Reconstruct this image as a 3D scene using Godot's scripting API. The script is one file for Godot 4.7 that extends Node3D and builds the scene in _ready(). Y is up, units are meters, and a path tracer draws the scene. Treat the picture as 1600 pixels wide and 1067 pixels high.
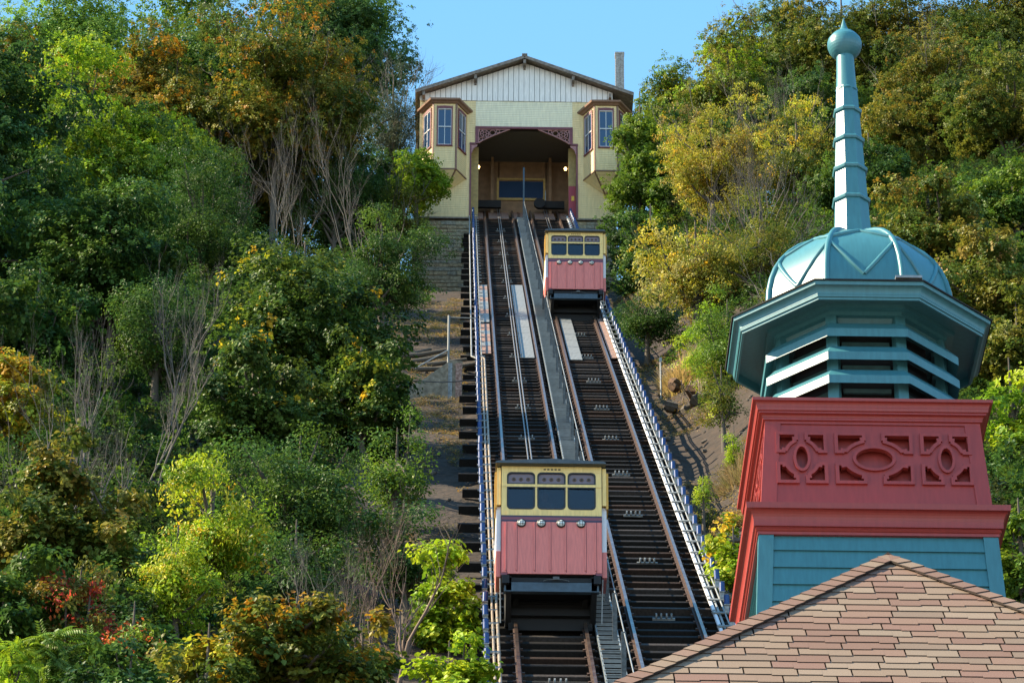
extends Node3D
# A hillside funicular: two cars on a steep double track, a clapboard upper station, a painted cupola and shingled roof in front, autumn woods on both sides.

const SLOPE := 0.61086524          # 35 degrees
const TRACK_Y := -17.852           # height of the rail plane at z = 0

class MB:
	var v := PackedVector3Array()
	var n := PackedVector3Array()
	var c := PackedColorArray()
	var col := Color.WHITE
	var tinted := false
	func tint(k: Color) -> void:
		col = k
		tinted = true
	func tri(p: Vector3, q: Vector3, r: Vector3, out := Vector3.ZERO) -> void:
		var m := (r - p).cross(q - p)
		if m.length_squared() < 1e-16:
			return
		m = m.normalized()
		if out != Vector3.ZERO and m.dot(out) < 0.0:
			m = -m
			v.append_array([p, r, q])
		else:
			v.append_array([p, q, r])
		n.append_array([m, m, m])
		c.append_array([col, col, col])
	func quad(p: Vector3, q: Vector3, r: Vector3, s: Vector3, out := Vector3.ZERO) -> void:
		tri(p, q, r, out)
		tri(p, r, s, out)
	func squad(p: Vector3, q: Vector3, r: Vector3, s: Vector3, np: Vector3, nq: Vector3, nr: Vector3, ns: Vector3) -> void:
		var m := (r - p).cross(q - p)
		if m.dot(np + nr) < 0.0:
			v.append_array([p, r, q, p, s, r])
			n.append_array([np, nr, nq, np, ns, nr])
		else:
			v.append_array([p, q, r, p, r, s])
			n.append_array([np, nq, nr, np, nr, ns])
		c.append_array([col, col, col, col, col, col])
	func hexa(k: Array) -> void:   # eight corners: bottom ring 0-3, top ring 4-7
		var mid := Vector3.ZERO
		for p in k:
			mid += p / 8.0
		for f in [[0, 1, 2, 3], [4, 5, 6, 7], [0, 1, 5, 4], [1, 2, 6, 5], [2, 3, 7, 6], [3, 0, 4, 7]]:
			var fc: Vector3 = (k[f[0]] + k[f[1]] + k[f[2]] + k[f[3]]) / 4.0
			quad(k[f[0]], k[f[1]], k[f[2]], k[f[3]], fc - mid)
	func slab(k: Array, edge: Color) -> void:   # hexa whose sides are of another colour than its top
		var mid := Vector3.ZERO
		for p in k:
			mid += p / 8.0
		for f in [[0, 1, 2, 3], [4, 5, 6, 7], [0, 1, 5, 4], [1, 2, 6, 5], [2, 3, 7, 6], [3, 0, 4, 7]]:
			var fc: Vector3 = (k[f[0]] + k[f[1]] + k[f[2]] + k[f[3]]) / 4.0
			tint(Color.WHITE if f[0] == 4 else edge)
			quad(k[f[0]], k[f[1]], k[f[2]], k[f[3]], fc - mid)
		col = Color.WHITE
	func box(at: Vector3, size: Vector3, b := Basis.IDENTITY) -> void:
		var h := size / 2.0
		var k := []
		for y in [-1.0, 1.0]:
			for e in [Vector2(-1, -1), Vector2(1, -1), Vector2(1, 1), Vector2(-1, 1)]:
				k.append(at + b * Vector3(e.x * h.x, y * h.y, e.y * h.z))
		hexa(k)
	func cbox(at: Vector3, size: Vector3, ch: float, b := Basis.IDENTITY) -> void:   # box with chamfered upright front edges and top
		var h := size / 2.0
		var ring := func(y: float, i: float) -> Array:
			var o := []
			for e in [Vector2(-1, -1), Vector2(1, -1), Vector2(1, 1), Vector2(-1, 1)]:
				o.append(at + b * Vector3(e.x * (h.x - i), y, e.y * (h.z - i)))
			return o
		var rs := [ring.call(-h.y, ch), ring.call(-h.y + ch, 0.0), ring.call(h.y - ch, 0.0), ring.call(h.y, ch)]
		for r in 3:
			for i in 4:
				var j := (i + 1) % 4
				var fc: Vector3 = (rs[r][i] + rs[r + 1][j]) / 2.0 - at
				quad(rs[r][i], rs[r][j], rs[r + 1][j], rs[r + 1][i], fc)
		quad(rs[3][0], rs[3][1], rs[3][2], rs[3][3], b.y)
		quad(rs[0][0], rs[0][1], rs[0][2], rs[0][3], -b.y)
	func beam(p: Vector3, q: Vector3, w: float, h: float, up := Vector3.UP) -> void:
		var d := (q - p).normalized()
		var s := d.cross(up).normalized()
		var u := s.cross(d).normalized()
		box((p + q) / 2.0, Vector3(w, h, p.distance_to(q)), Basis(s, u, -d))
	func tube(pts: Array, r0: float, r1: float, sides := 6, cap := true) -> void:
		var rings := []
		var prev := Vector3.ZERO
		for i in pts.size():
			var d: Vector3 = (pts[mini(i + 1, pts.size() - 1)] - pts[maxi(i - 1, 0)]).normalized()
			var s := prev if prev != Vector3.ZERO else (Vector3.RIGHT if absf(d.x) < 0.8 else Vector3.BACK)
			s = (s - d * s.dot(d)).normalized()
			prev = s
			var t := d.cross(s)
			var r: float = lerpf(r0, r1, float(i) / maxf(1.0, pts.size() - 1))
			var ring := []
			for k in sides:
				var a := TAU * k / sides
				var m := s * cos(a) + t * sin(a)
				ring.append([pts[i] + m * r, m])
			rings.append(ring)
		for i in rings.size() - 1:
			for k in sides:
				var j := (k + 1) % sides
				squad(rings[i][k][0], rings[i][j][0], rings[i + 1][j][0], rings[i + 1][k][0], rings[i][k][1], rings[i][j][1], rings[i + 1][j][1], rings[i + 1][k][1])
		if cap:
			for e in [0, rings.size() - 1]:
				var out: Vector3 = pts[e] - pts[1 if e == 0 else e - 1]
				for k in range(1, sides - 1):
					tri(rings[e][0][0], rings[e][k][0], rings[e][k + 1][0], out)
	func lathe(prof: Array, sides: int, at := Vector3.ZERO, smooth := true, turn := 0.0) -> void:   # prof: Vector2(radius, y)
		for i in prof.size() - 1:
			var a: Vector2 = prof[i]
			var b: Vector2 = prof[i + 1]
			var sl := Vector2(b.y - a.y, -(b.x - a.x)).normalized()
			for k in sides:
				var t0 := turn + TAU * k / sides
				var t1 := turn + TAU * (k + 1) / sides
				var d0 := Vector3(sin(t0), 0, cos(t0))
				var d1 := Vector3(sin(t1), 0, cos(t1))
				var p := at + d0 * a.x + Vector3.UP * a.y
				var q := at + d1 * a.x + Vector3.UP * a.y
				var r := at + d1 * b.x + Vector3.UP * b.y
				var s := at + d0 * b.x + Vector3.UP * b.y
				var n0 := (d0 * sl.x + Vector3.UP * sl.y).normalized()
				var n1 := (d1 * sl.x + Vector3.UP * sl.y).normalized()
				if smooth:
					squad(p, q, r, s, n0, n1, n1, n0)
				else:
					quad(p, q, r, s, n0 + n1)
	func poly(pts: PackedVector2Array, z0: float, z1: float, b := Transform3D.IDENTITY) -> void:   # extruded outline in x,y between z0 and z1
		var ix := Geometry2D.triangulate_polygon(pts)
		for zz in [z0, z1]:
			var out := b.basis.z * (1.0 if zz == maxf(z0, z1) else -1.0)
			for i in range(0, ix.size(), 3):
				tri(b * Vector3(pts[ix[i]].x, pts[ix[i]].y, zz), b * Vector3(pts[ix[i + 1]].x, pts[ix[i + 1]].y, zz), b * Vector3(pts[ix[i + 2]].x, pts[ix[i + 2]].y, zz), out)
		var ccw := not Geometry2D.is_polygon_clockwise(pts)
		for i in pts.size():
			var p := pts[i]
			var q := pts[(i + 1) % pts.size()]
			var o := Vector2(q.y - p.y, p.x - q.x) * (1.0 if ccw else -1.0)
			quad(b * Vector3(p.x, p.y, z0), b * Vector3(q.x, q.y, z0), b * Vector3(q.x, q.y, z1), b * Vector3(p.x, p.y, z1), b.basis * Vector3(o.x, o.y, 0))
	func band(outer: PackedVector2Array, inner: PackedVector2Array, z0: float, z1: float, b := Transform3D.IDENTITY) -> void:   # flat ring between two outlines of the same count
		var k := outer.size()
		for i in k:
			var j := (i + 1) % k
			var o0 := outer[i]
			var o1 := outer[j]
			var i0 := inner[i]
			var i1 := inner[j]
			var zo := maxf(z0, z1)
			var zi := minf(z0, z1)
			quad(b * Vector3(o0.x, o0.y, zo), b * Vector3(o1.x, o1.y, zo), b * Vector3(i1.x, i1.y, zo), b * Vector3(i0.x, i0.y, zo), b.basis.z)
			var d := (o0 + o1 - i0 - i1)
			quad(b * Vector3(o0.x, o0.y, zi), b * Vector3(o1.x, o1.y, zi), b * Vector3(o1.x, o1.y, zo), b * Vector3(o0.x, o0.y, zo), b.basis * Vector3(d.x, d.y, 0))
			quad(b * Vector3(i0.x, i0.y, zi), b * Vector3(i1.x, i1.y, zi), b * Vector3(i1.x, i1.y, zo), b * Vector3(i0.x, i0.y, zo), b.basis * Vector3(-d.x, -d.y, 0))
	func ngon_sweep(prof: Array, sides: int, at: Vector3) -> void:   # prof: Vector2(apothem, y); faces look along +z, ...
		var up := 1.0 / cos(PI / sides)
		var pr := []
		for p in prof:
			pr.append(Vector2(p.x * up, p.y))
		lathe(pr, sides, at, false, PI / sides)
	func gores(prof: Array, sides: int, at: Vector3) -> void:   # like ngon_sweep, but rounded from top to bottom
		var tq := tan(PI / sides)
		for k in sides:
			var b := Basis(Vector3.UP, TAU * k / sides)
			for i in prof.size() - 1:
				var nn := []
				for j in [i, i + 1]:
					var p0: Vector2 = prof[maxi(j - 1, 0)]
					var p1: Vector2 = prof[mini(j + 1, prof.size() - 1)]
					nn.append(b * Vector3(0, -(p1.x - p0.x), p1.y - p0.y).normalized())
				var p: Vector2 = prof[i]
				var q: Vector2 = prof[i + 1]
				squad(at + b * Vector3(-p.x * tq, p.y, p.x), at + b * Vector3(p.x * tq, p.y, p.x), at + b * Vector3(q.x * tq, q.y, q.x), at + b * Vector3(-q.x * tq, q.y, q.x), nn[0], nn[0], nn[1], nn[1])
	func done() -> ArrayMesh:
		var m := ArrayMesh.new()
		var a := []
		a.resize(Mesh.ARRAY_MAX)
		a[Mesh.ARRAY_VERTEX] = v
		a[Mesh.ARRAY_NORMAL] = n
		if tinted:
			a[Mesh.ARRAY_COLOR] = c
		if v.size():
			m.add_surface_from_arrays(Mesh.PRIMITIVE_TRIANGLES, a)
		return m

var M := {}
var used := {}
var rng := RandomNumberGenerator.new()
var lumps := FastNoiseLite.new()

func numbered(called: String) -> String:
	var k: int = used.get(called, 0)
	used[called] = k + 1
	return called if k == 0 else "%s_%03d" % [called, k]

func tag(o: Node3D, label := "", category := "", group := "", kind := "") -> Node3D:
	for p in [["label", label], ["category", category], ["group", group], ["kind", kind]]:
		if p[1] != "":
			o.set_meta(p[0], p[1])
	return o

func thing(called: String, at: Vector3, label: String, category: String, group := "") -> Node3D:
	var o := Node3D.new()
	o.name = numbered(called)
	o.position = at
	add_child(o)
	tag(o, label, category, group)
	return o

func put(called: String, mesh: Mesh, mat: Material, parent: Node3D, kind := "", at := Vector3.ZERO) -> MeshInstance3D:
	var o := MeshInstance3D.new()
	o.name = called if parent != self else numbered(called)
	o.mesh = mesh
	o.material_override = mat
	o.position = at
	parent.add_child(o, true)
	if kind != "":
		o.set_meta("kind", kind)
	return o

func group_node(called: String, parent: Node3D, at := Vector3.ZERO) -> Node3D:
	var o := Node3D.new()
	o.name = called
	o.position = at
	parent.add_child(o, true)
	return o

func lin(r: float, g: float, b: float, a := 1.0) -> Color:
	var k := Color(r, g, b, a).linear_to_srgb()
	k.a = a
	return k

func noise_tex(freq: float, lo: Color, hi: Color, s: int, octaves := 4, kind := FastNoiseLite.TYPE_SIMPLEX_SMOOTH, bump := 0.0, size := 512) -> NoiseTexture2D:
	var f := FastNoiseLite.new()
	f.noise_type = kind
	f.frequency = freq
	f.seed = s
	f.fractal_octaves = octaves
	var t := NoiseTexture2D.new()
	t.width = size
	t.height = size
	t.seamless = true
	t.noise = f
	if bump > 0.0:
		t.as_normal_map = true
		t.bump_strength = bump
	else:
		var g := Gradient.new()
		g.set_color(0, lo)
		g.set_color(1, hi)
		t.color_ramp = g
	return t

var T := {}
func mat(key: String, c: Color, rough := 0.6, tex := "", scale := 1.0, bump := "", bump_scale := 0.3, metal := 0.0) -> StandardMaterial3D:
	var m := StandardMaterial3D.new()
	m.resource_name = key
	m.albedo_color = c
	m.roughness = rough
	m.metallic = metal
	if tex != "":
		m.albedo_texture = T[tex]
	if bump != "":
		m.normal_enabled = true
		m.normal_texture = T[bump]
		m.normal_scale = bump_scale
	if tex != "" or bump != "":
		m.uv1_triplanar = true
		m.uv1_world_triplanar = true
		m.uv1_scale = Vector3.ONE * scale
	M[key] = m
	return m

func make_materials() -> void:
	T.soft = noise_tex(0.012, Color(0.80, 0.80, 0.80), Color(1, 1, 1), 3)
	T.paint = noise_tex(0.02, Color(0.885, 0.885, 0.89), Color(1, 1, 1), 14, 6)
	T.worn = noise_tex(0.02, Color(0.62, 0.60, 0.57), Color(1, 1, 1), 4, 6)
	T.grain = noise_tex(0.12, Color(0.72, 0.72, 0.72), Color(1, 1, 1), 5, 3)
	T.grit = noise_tex(0.25, Color(0.55, 0.55, 0.55), Color(1, 1, 1), 6, 2)
	T.rust = noise_tex(0.02, Color(0.55, 0.42, 0.36), Color(1, 0.98, 0.96), 7, 5)
	T.soil = noise_tex(0.03, Color(0.35, 0.32, 0.28), Color(1.0, 0.9, 0.8), 8, 6)
	T.bump = noise_tex(0.03, Color.BLACK, Color.WHITE, 9, 5, FastNoiseLite.TYPE_SIMPLEX_SMOOTH, 6.0)
	T.ripple = noise_tex(0.008, Color.BLACK, Color.WHITE, 10, 3, FastNoiseLite.TYPE_SIMPLEX_SMOOTH, 4.0)
	mat("teal", lin(0.050, 0.190, 0.228), 0.38, "paint", 0.8, "ripple", 0.05)
	M.teal.uv1_scale = Vector3(2.2, 0.35, 2.2)
	mat("teal_dull", lin(0.06, 0.17, 0.19), 0.6, "soft", 1.2)
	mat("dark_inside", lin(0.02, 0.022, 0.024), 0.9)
	mat("red", lin(0.315, 0.038, 0.031), 0.42, "paint", 0.8, "ripple", 0.03)
	M.red.uv1_scale = Vector3(2.2, 0.4, 2.2)
	mat("flashing", lin(0.015, 0.017, 0.018), 0.95)
	mat("galvanised", lin(0.30, 0.32, 0.33), 0.45, "soft", 2.0, "", 0.0, 0.3)
	mat("cream", lin(0.84, 0.65, 0.33), 0.6, "paint", 0.3)
	mat("pale", lin(0.86, 0.78, 0.55), 0.6, "paint", 0.3)
	mat("white_board", lin(0.86, 0.81, 0.75), 0.65, "paint", 0.4)
	M.cream.uv1_scale = Vector3(0.6, 0.09, 0.6)
	M.pale.uv1_scale = Vector3(0.6, 0.09, 0.6)
	M.white_board.uv1_scale = Vector3(1.0, 0.12, 1.0)
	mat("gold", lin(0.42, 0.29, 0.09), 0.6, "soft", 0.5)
	mat("maroon", lin(0.20, 0.05, 0.06), 0.5, "soft", 0.7)
	mat("dusty_pink", lin(0.42, 0.20, 0.19), 0.55, "soft", 0.7)
	mat("brown_trim", lin(0.27, 0.14, 0.085), 0.55, "soft", 0.7)
	mat("roof_grey", lin(0.30, 0.25, 0.21), 0.7, "worn", 0.4)
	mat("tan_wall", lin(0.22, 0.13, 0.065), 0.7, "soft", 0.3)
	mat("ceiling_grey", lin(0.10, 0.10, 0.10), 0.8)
	mat("stone", lin(0.46, 0.41, 0.29), 0.85, "worn", 0.45, "bump", 0.7)
	mat("stone_warm", lin(0.48, 0.39, 0.25), 0.85, "worn", 0.45, "bump", 0.7)
	mat("stone_cool", lin(0.38, 0.37, 0.30), 0.85, "worn", 0.45, "bump", 0.7)
	mat("mortar", lin(0.17, 0.15, 0.11), 0.9)
	mat("chimney", lin(0.55, 0.53, 0.51), 0.85, "worn", 0.6)
	mat("sash", lin(0.62, 0.60, 0.58), 0.5)
	mat("door_red", lin(0.32, 0.03, 0.04), 0.5)
	mat("sign_yellow", lin(0.75, 0.45, 0.03), 0.5)
	mat("bulb", lin(0.9, 0.8, 0.6), 0.5)
	M.bulb.emission_enabled = true
	M.bulb.emission = Color(1.0, 0.82, 0.5)
	M.bulb.emission_energy_multiplier = 3.0
	var g := mat("glass", Color(0.02, 0.12, 0.21, 0.50), 0.03)
	g.transparency = BaseMaterial3D.TRANSPARENCY_ALPHA
	g.metallic_specular = 0.5
	var gs := mat("window_glass", lin(0.02, 0.045, 0.10), 0.04)
	gs.metallic_specular = 0.85
	mat("tie", lin(0.018, 0.016, 0.015), 0.75, "worn", 1.2)
	mat("tie_grey", lin(0.06, 0.05, 0.046), 0.7, "worn", 1.2)
	mat("tie_brown", lin(0.040, 0.024, 0.018), 0.85, "worn", 1.2)
	for k in ["tie", "tie_grey", "tie_brown"]:
		M[k].metallic_specular = 0.25
	mat("rail_side", lin(0.10, 0.062, 0.045), 0.75, "rust", 1.0)
	mat("rail_top", lin(0.42, 0.36, 0.32), 0.3, "rust", 0.5, "", 0.0, 0.8)
	mat("cable", lin(0.20, 0.20, 0.21), 0.4, "", 1.0, "", 0.0, 0.6)
	mat("steel_dark", lin(0.007, 0.008, 0.010), 0.8)
	mat("steel_blue", lin(0.05, 0.085, 0.12), 0.5, "soft", 0.8)
	mat("grating", lin(0.23, 0.265, 0.285), 0.5, "soft", 0.8, "", 0.0, 0.2)
	mat("post_grey", lin(0.105, 0.11, 0.11), 0.55, "worn", 1.0)
	mat("plate", lin(0.26, 0.28, 0.29), 0.55, "worn", 0.6)
	mat("plate_rust", lin(0.42, 0.30, 0.25), 0.7, "rust", 0.8)
	mat("plank_pink", lin(0.36, 0.22, 0.17), 0.7, "worn", 0.6)
	mat("blue", lin(0.004, 0.048, 0.21), 0.35, "soft", 2.0)
	mat("white_metal", lin(0.36, 0.38, 0.39), 0.5, "worn", 1.0)
	mat("pipe", lin(0.42, 0.34, 0.26), 0.5, "worn", 1.0)
	mat("car_red", lin(0.72, 0.195, 0.16), 0.42, "paint", 0.15)
	mat("car_yellow", lin(0.88, 0.62, 0.22), 0.42, "paint", 0.15)
	M.car_red.uv1_scale = Vector3(1.4, 0.2, 1.4)
	M.car_yellow.uv1_scale = Vector3(1.4, 0.2, 1.4)
	mat("car_gold", lin(0.55, 0.30, 0.04), 0.45)
	mat("navy", lin(0.03, 0.025, 0.06), 0.45)
	mat("band_maroon", lin(0.20, 0.05, 0.07), 0.45)
	mat("rubber", lin(0.012, 0.012, 0.014), 0.5)
	mat("car_roof", lin(0.07, 0.085, 0.10), 0.5, "soft", 0.6)
	mat("car_white", lin(0.68, 0.68, 0.72), 0.5)
	mat("headboard", lin(0.16, 0.12, 0.14), 0.4)
	mat("ring", lin(0.12, 0.055, 0.02), 0.4)
	mat("lens", lin(0.65, 0.68, 0.66), 0.15)
	M.lens.metallic_specular = 0.9
	mat("interior", lin(0.03, 0.045, 0.06), 0.8)
	mat("skin", lin(0.45, 0.22, 0.15), 0.6)
	mat("coat", lin(0.10, 0.07, 0.08), 0.8)
	mat("concrete", lin(0.27, 0.23, 0.17), 0.85, "worn", 0.4, "bump", 0.4)
	mat("earth", lin(0.20, 0.13, 0.08), 0.95, "soil", 0.6, "bump", 1.0)
	mat("rock", lin(0.14, 0.12, 0.10), 0.9, "worn", 0.5, "bump", 1.0)
	mat("bark", lin(0.11, 0.09, 0.07), 0.9, "grain", 1.0, "bump", 0.5)
	mat("bark_pale", lin(0.15, 0.13, 0.11), 0.85, "grain", 1.0)
	mat("bark_brown", lin(0.17, 0.11, 0.08), 0.85, "grain", 1.0)
	mat("unseen_street", lin(0.36, 0.34, 0.30), 0.9, "worn", 0.1)
	mat("arm_grey", lin(0.16, 0.17, 0.17), 0.6)
	mat("seam", lin(0.16, 0.14, 0.12), 0.9)
	mat("soil", lin(0.062, 0.044, 0.031), 0.95, "soil", 0.22, "bump", 1.0)
	for k in 8:
		var sc: Array = [lin(0.41, 0.285, 0.20), lin(0.39, 0.23, 0.165), lin(0.46, 0.335, 0.245), lin(0.33, 0.18, 0.13), lin(0.40, 0.26, 0.185), lin(0.34, 0.235, 0.17), lin(0.37, 0.20, 0.15), lin(0.42, 0.31, 0.225)]
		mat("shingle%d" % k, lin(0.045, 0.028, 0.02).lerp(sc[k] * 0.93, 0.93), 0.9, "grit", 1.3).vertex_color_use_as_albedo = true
	mat("underlay", lin(0.05, 0.04, 0.035), 0.9)
	mat("brick_wall", lin(0.30, 0.12, 0.08), 0.8, "worn", 0.5)
	var lf := mat("leaf", Color.WHITE, 0.5)
	lf.vertex_color_use_as_albedo = true
	lf.backlight_enabled = true
	lf.backlight = Color(0.9, 0.9, 0.9)
	lf.metallic_specular = 0.35
	lf.cull_mode = BaseMaterial3D.CULL_DISABLED

# ---------------------------------------------------------------- places
func rail_y(z: float) -> float:
	return TRACK_Y - z * tan(SLOPE)

func on_track(x: float, s: float, up := 0.0) -> Vector3:   # s metres along the slope, up metres square to it
	return Vector3(x, TRACK_Y + s * sin(SLOPE) + up * cos(SLOPE), -s * cos(SLOPE) + up * sin(SLOPE))

func ground_y(x: float, z: float) -> float:
	var below := lerpf(1.3, 2.4, smoothstep(-140.0, -166.0, z)) + 2.4 * smoothstep(-166.0, -191.0, z)
	var y := rail_y(z) - below
	var dl := clampf(-0.9 - x, 0.0, 60.0)
	var dr := clampf(x - 6.9, 0.0, 60.0)
	y += 0.07 * dl + 0.4 * smoothstep(0.8, 6.0, dl)
	y += 1.3 * smoothstep(0.3, 3.0, dr) + 0.30 * dr
	var wild := smoothstep(0.2, 3.0, dl + dr)
	y += lumps.get_noise_2d(x * 8.0, z * 8.0) * (0.35 + 1.1 * wild) + lumps.get_noise_2d(x * 40.0, z * 40.0) * 0.22
	if z < -190.0:
		var top := 111.6 + 4.6 * smoothstep(-192.0, -200.0, z) + 0.02 * clampf(-200.0 - z, 0.0, 200.0)
		y = lerpf(minf(y, top + 4.0), top, smoothstep(-190.0, -194.0, z))
	return maxf(y, -1.7)
# ---------------------------------------------------------------- setting
func build_ground() -> void:
	var xs := []
	for x in [-3000.0, -800.0, -200.0, -90.0, -60.0, -45.0, -34.0, -26.0]:
		xs.append(x)
	var x := -22.0
	while x < 32.0:
		xs.append(x)
		x += 0.55
	for q in [36.0, 42.0, 50.0, 65.0, 90.0, 200.0, 800.0, 3000.0]:
		xs.append(q)
	var zs := []
	for q in [3000.0, 500.0, 100.0, 20.0, -10.0, -20.0, -26.0]:
		zs.append(q)
	var z := -32.0
	while z > -206.0:
		zs.append(z)
		z -= 0.7
	for q in [-210.0, -220.0, -240.0, -280.0, -400.0, -900.0, -3000.0]:
		zs.append(q)
	var st := SurfaceTool.new()
	st.begin(Mesh.PRIMITIVE_TRIANGLES)
	st.set_smooth_group(0)
	for b in zs:
		for a in xs:
			st.add_vertex(Vector3(a, ground_y(a, b), b))
	var w := xs.size()
	for j in zs.size() - 1:
		for i in w - 1:
			var k := j * w + i
			for q in [k, k + w, k + 1, k + 1, k + w, k + w + 1]:
				st.add_index(q)
	st.generate_normals()
	tag(put("hillside", st.commit(), M.soil, self), "", "", "", "structure")
	var rd := MB.new()
	rd.box(Vector3(0, -1.72, 780.0), Vector3(3000, 0.06, 1600))
	tag(put("unseen_street", rd.done(), M.unseen_street, self), "", "", "", "structure")  # unseen pale ground, laid this wide to bounce light onto the shaded fronts

# ---------------------------------------------------------------- track
func build_tracks() -> void:
	var s0 := 67.0
	var s1 := 239.5
	var up := Vector3(0, cos(SLOPE), sin(SLOPE))
	var rail_side := MB.new()
	var rail_head := MB.new()
	for part in [[rail_side, -0.075, 0.13, 0.02], [rail_side, 0.0, 0.03, 0.11]]:
		part[0].beam(on_track(0, s0, -0.135 + (0.0 if part[1] < 0.0 else 0.06)), on_track(0, s1, -0.135 + (0.0 if part[1] < 0.0 else 0.06)), part[2], part[3], up)
	rail_head.beam(on_track(0, s0, -0.02), on_track(0, s1, -0.02), 0.07, 0.04, up)
	var rs := rail_side.done()
	var rh := rail_head.done()
	var ties := []
	for k in 3:
		var t := MB.new()
		t.cbox(Vector3.ZERO, Vector3(1, 0.2, 0.21), 0.012)
		ties.append(t.done())
	var clip := MB.new()
	for e in [-1.0, 1.0]:
		clip.box(Vector3(e * 0.085, 0.012, 0), Vector3(0.06, 0.03, 0.1))
	clip.box(Vector3(0, 0.0, 0), Vector3(0.3, 0.012, 0.16))
	var clip_mesh := clip.done()
	var tb := Basis(Vector3.RIGHT, -SLOPE).inverse()
	for side in 2:
		var left: float = [1.293, 3.843][side]
		var t := thing("funicular_track", Vector3.ZERO, ["left funicular track of dark ties and rusty rails, under the lower car", "right funicular track of dark ties and rusty rails, under the upper car"][side], "track", "funicular tracks")
		for r in [left, left + 1.524]:
			var ro := put("rail", rs, M.rail_side, t, "", Vector3(r, 0, 0))
			put("rail_head", rh, M.rail_top, ro)
		var a: float = [0.70, 3.50][side]
		var b: float = [3.02, 6.02][side]
		var s := s0
		var k := 0
		var count := 0
		while s < 234.5:
			var o := MeshInstance3D.new()
			o.name = "tie"
			o.mesh = ties[k % 3]
			o.material_override = M[["tie", "tie", "tie_brown", "tie", "tie_grey", "tie"][rng.randi() % 6]]
			var bs := tb * Basis(Vector3.UP, rng.randf_range(-0.022, 0.022))
			var j := rng.randf_range(-0.05, 0.05)
			o.transform = Transform3D(bs.scaled_local(Vector3(b - a + rng.randf_range(-0.06, 0.06), rng.randf_range(0.9, 1.1), rng.randf_range(0.85, 1.15))), on_track((a + b) / 2.0 + j, s + rng.randf_range(-0.10, 0.10), -0.252 + rng.randf_range(-0.012, 0.012)))
			t.add_child(o, true)
			s += 0.955
			k += 1
			count += 1
		var cl := MB.new()
		s = s0
		for q in count:
			for r in [left, left + 1.524]:
				var p := on_track(r, s, -0.14)
				for e in [-1.0, 1.0]:
					cl.box(p + Vector3(e * 0.095, 0, 0), Vector3(0.06, 0.05, 0.09), tb)
			s += 0.955
		put("rail_clip", cl.done(), M.rail_side, t, "stuff")
		for e in [left - 0.02, left + 1.54]:
			var sb := MB.new()
			sb.beam(on_track(e, s0, -0.56), on_track(e, s1, -0.56), 0.28, 0.40, up)
			put("stringer", sb.done(), M.tie, t)
		# haulage ropes in the middle, from the head of the track to the car
		var low: float = [104.5, 184.0][side]
		for e in ([0.71, 0.81] if side == 0 else [0.76, 0.88]):
			var c := MB.new()
			c.tube([on_track(left + e, low, 0.06), on_track(left + e, s1, 0.06)], 0.022, 0.022, 6)
			put("haulage_rope", c.done(), M.cable, t)
		s = 75.0
		while s < 232.0:
			var sv := MB.new()
			for e in [-0.17, -0.06, 0.06, 0.17]:
				var p := on_track(left + 0.77 + e, s, -0.09)
				sv.tube([p + Vector3(-0.018, 0, 0), p + Vector3(0.018, 0, 0)], 0.075, 0.075, 9)
			sv.box(on_track(left + 0.77, s, -0.15), Vector3(0.5, 0.05, 0.1), tb)
			put("rope_sheave", sv.done(), M.plate, t)
			s += 8.3
	# trestle below
	var tr := thing("timber_trestle", Vector3.ZERO, "dark timber trestle bents whose ends stick out left of the tracks", "trestle")
	var s := 70.0
	var q := 0
	while s < 233.0:
		var cap := MB.new()
		var out: float = [0.02, 0.12, 0.0][q % 3]
		cap.beam(on_track(out, s, -0.88), on_track(6.5, s, -0.88), 0.24, 0.24, up)
		put("cap_beam", cap.done(), M.tie, tr)
		var px := [0.9, 2.7, 4.0, 5.6]
		for p in px:
			var top := on_track(p, s, -1.0)
			var g := ground_y(p, top.z) - 0.3
			if g < top.y - 0.3:
				var po := MB.new()
				po.box(Vector3(p, (top.y + g) / 2.0, top.z), Vector3(0.22, top.y - g, 0.22))
				put("trestle_post", po.done(), M.tie, tr)
		s += 3.5
		q += 1
	# plates beside the rails
	var plates := [[0.94, 0.42, 158.2, 186.5, "plate", "grey sheet metal plate left of the left track's rails"], [0.92, 0.40, 186.6, 0, "", ""]]
	var strip := func(called: String, xa: float, w: float, a: float, b: float, m: Array, label: String, step: float) -> void:
		var o := thing(called, Vector3.ZERO, label, "walk plate")
		var d := a
		var k := 0
		while d < b:
			var e := minf(d + step, b)
			var mb := MB.new()
			mb.beam(on_track(xa, d + 0.015, -0.10 + rng.randf_range(-0.004, 0.004)), on_track(xa, e - 0.015, -0.10), w, 0.03, up)
			put("plate", mb.done(), M[m[k % m.size()]], o)
			d = e
			k += 1
	strip.call("rusty_plate_strip", 0.965, 0.36, 158.6, 170.5, ["plate_rust", "plate_rust", "plate"], "short strip of rust-stained plates left of the left track, below the grey strip", 1.5)
	strip.call("grey_plate_strip", 0.975, 0.36, 171.2, 189.0, ["plate", "plate", "plate_rust"], "grey plate strip with rust blotches beside the left row of blue markers", 1.9)
	strip.call("wide_grey_plate_strip", 2.46, 0.50, 157.2, 189.2, ["plate"], "wide grey plate strip between the ropes and right rail of the left track", 2.4)
	strip.call("lower_grey_plate_strip", 4.20, 0.46, 156.7, 176.0, ["plate"], "grey plate strip inside the right track just below the upper car", 2.4)
	strip.call("pink_plank_strip", 5.66, 0.34, 157.5, 176.0, ["plank_pink"], "row of pinkish planks right of the right track below the upper car", 0.95)

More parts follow.
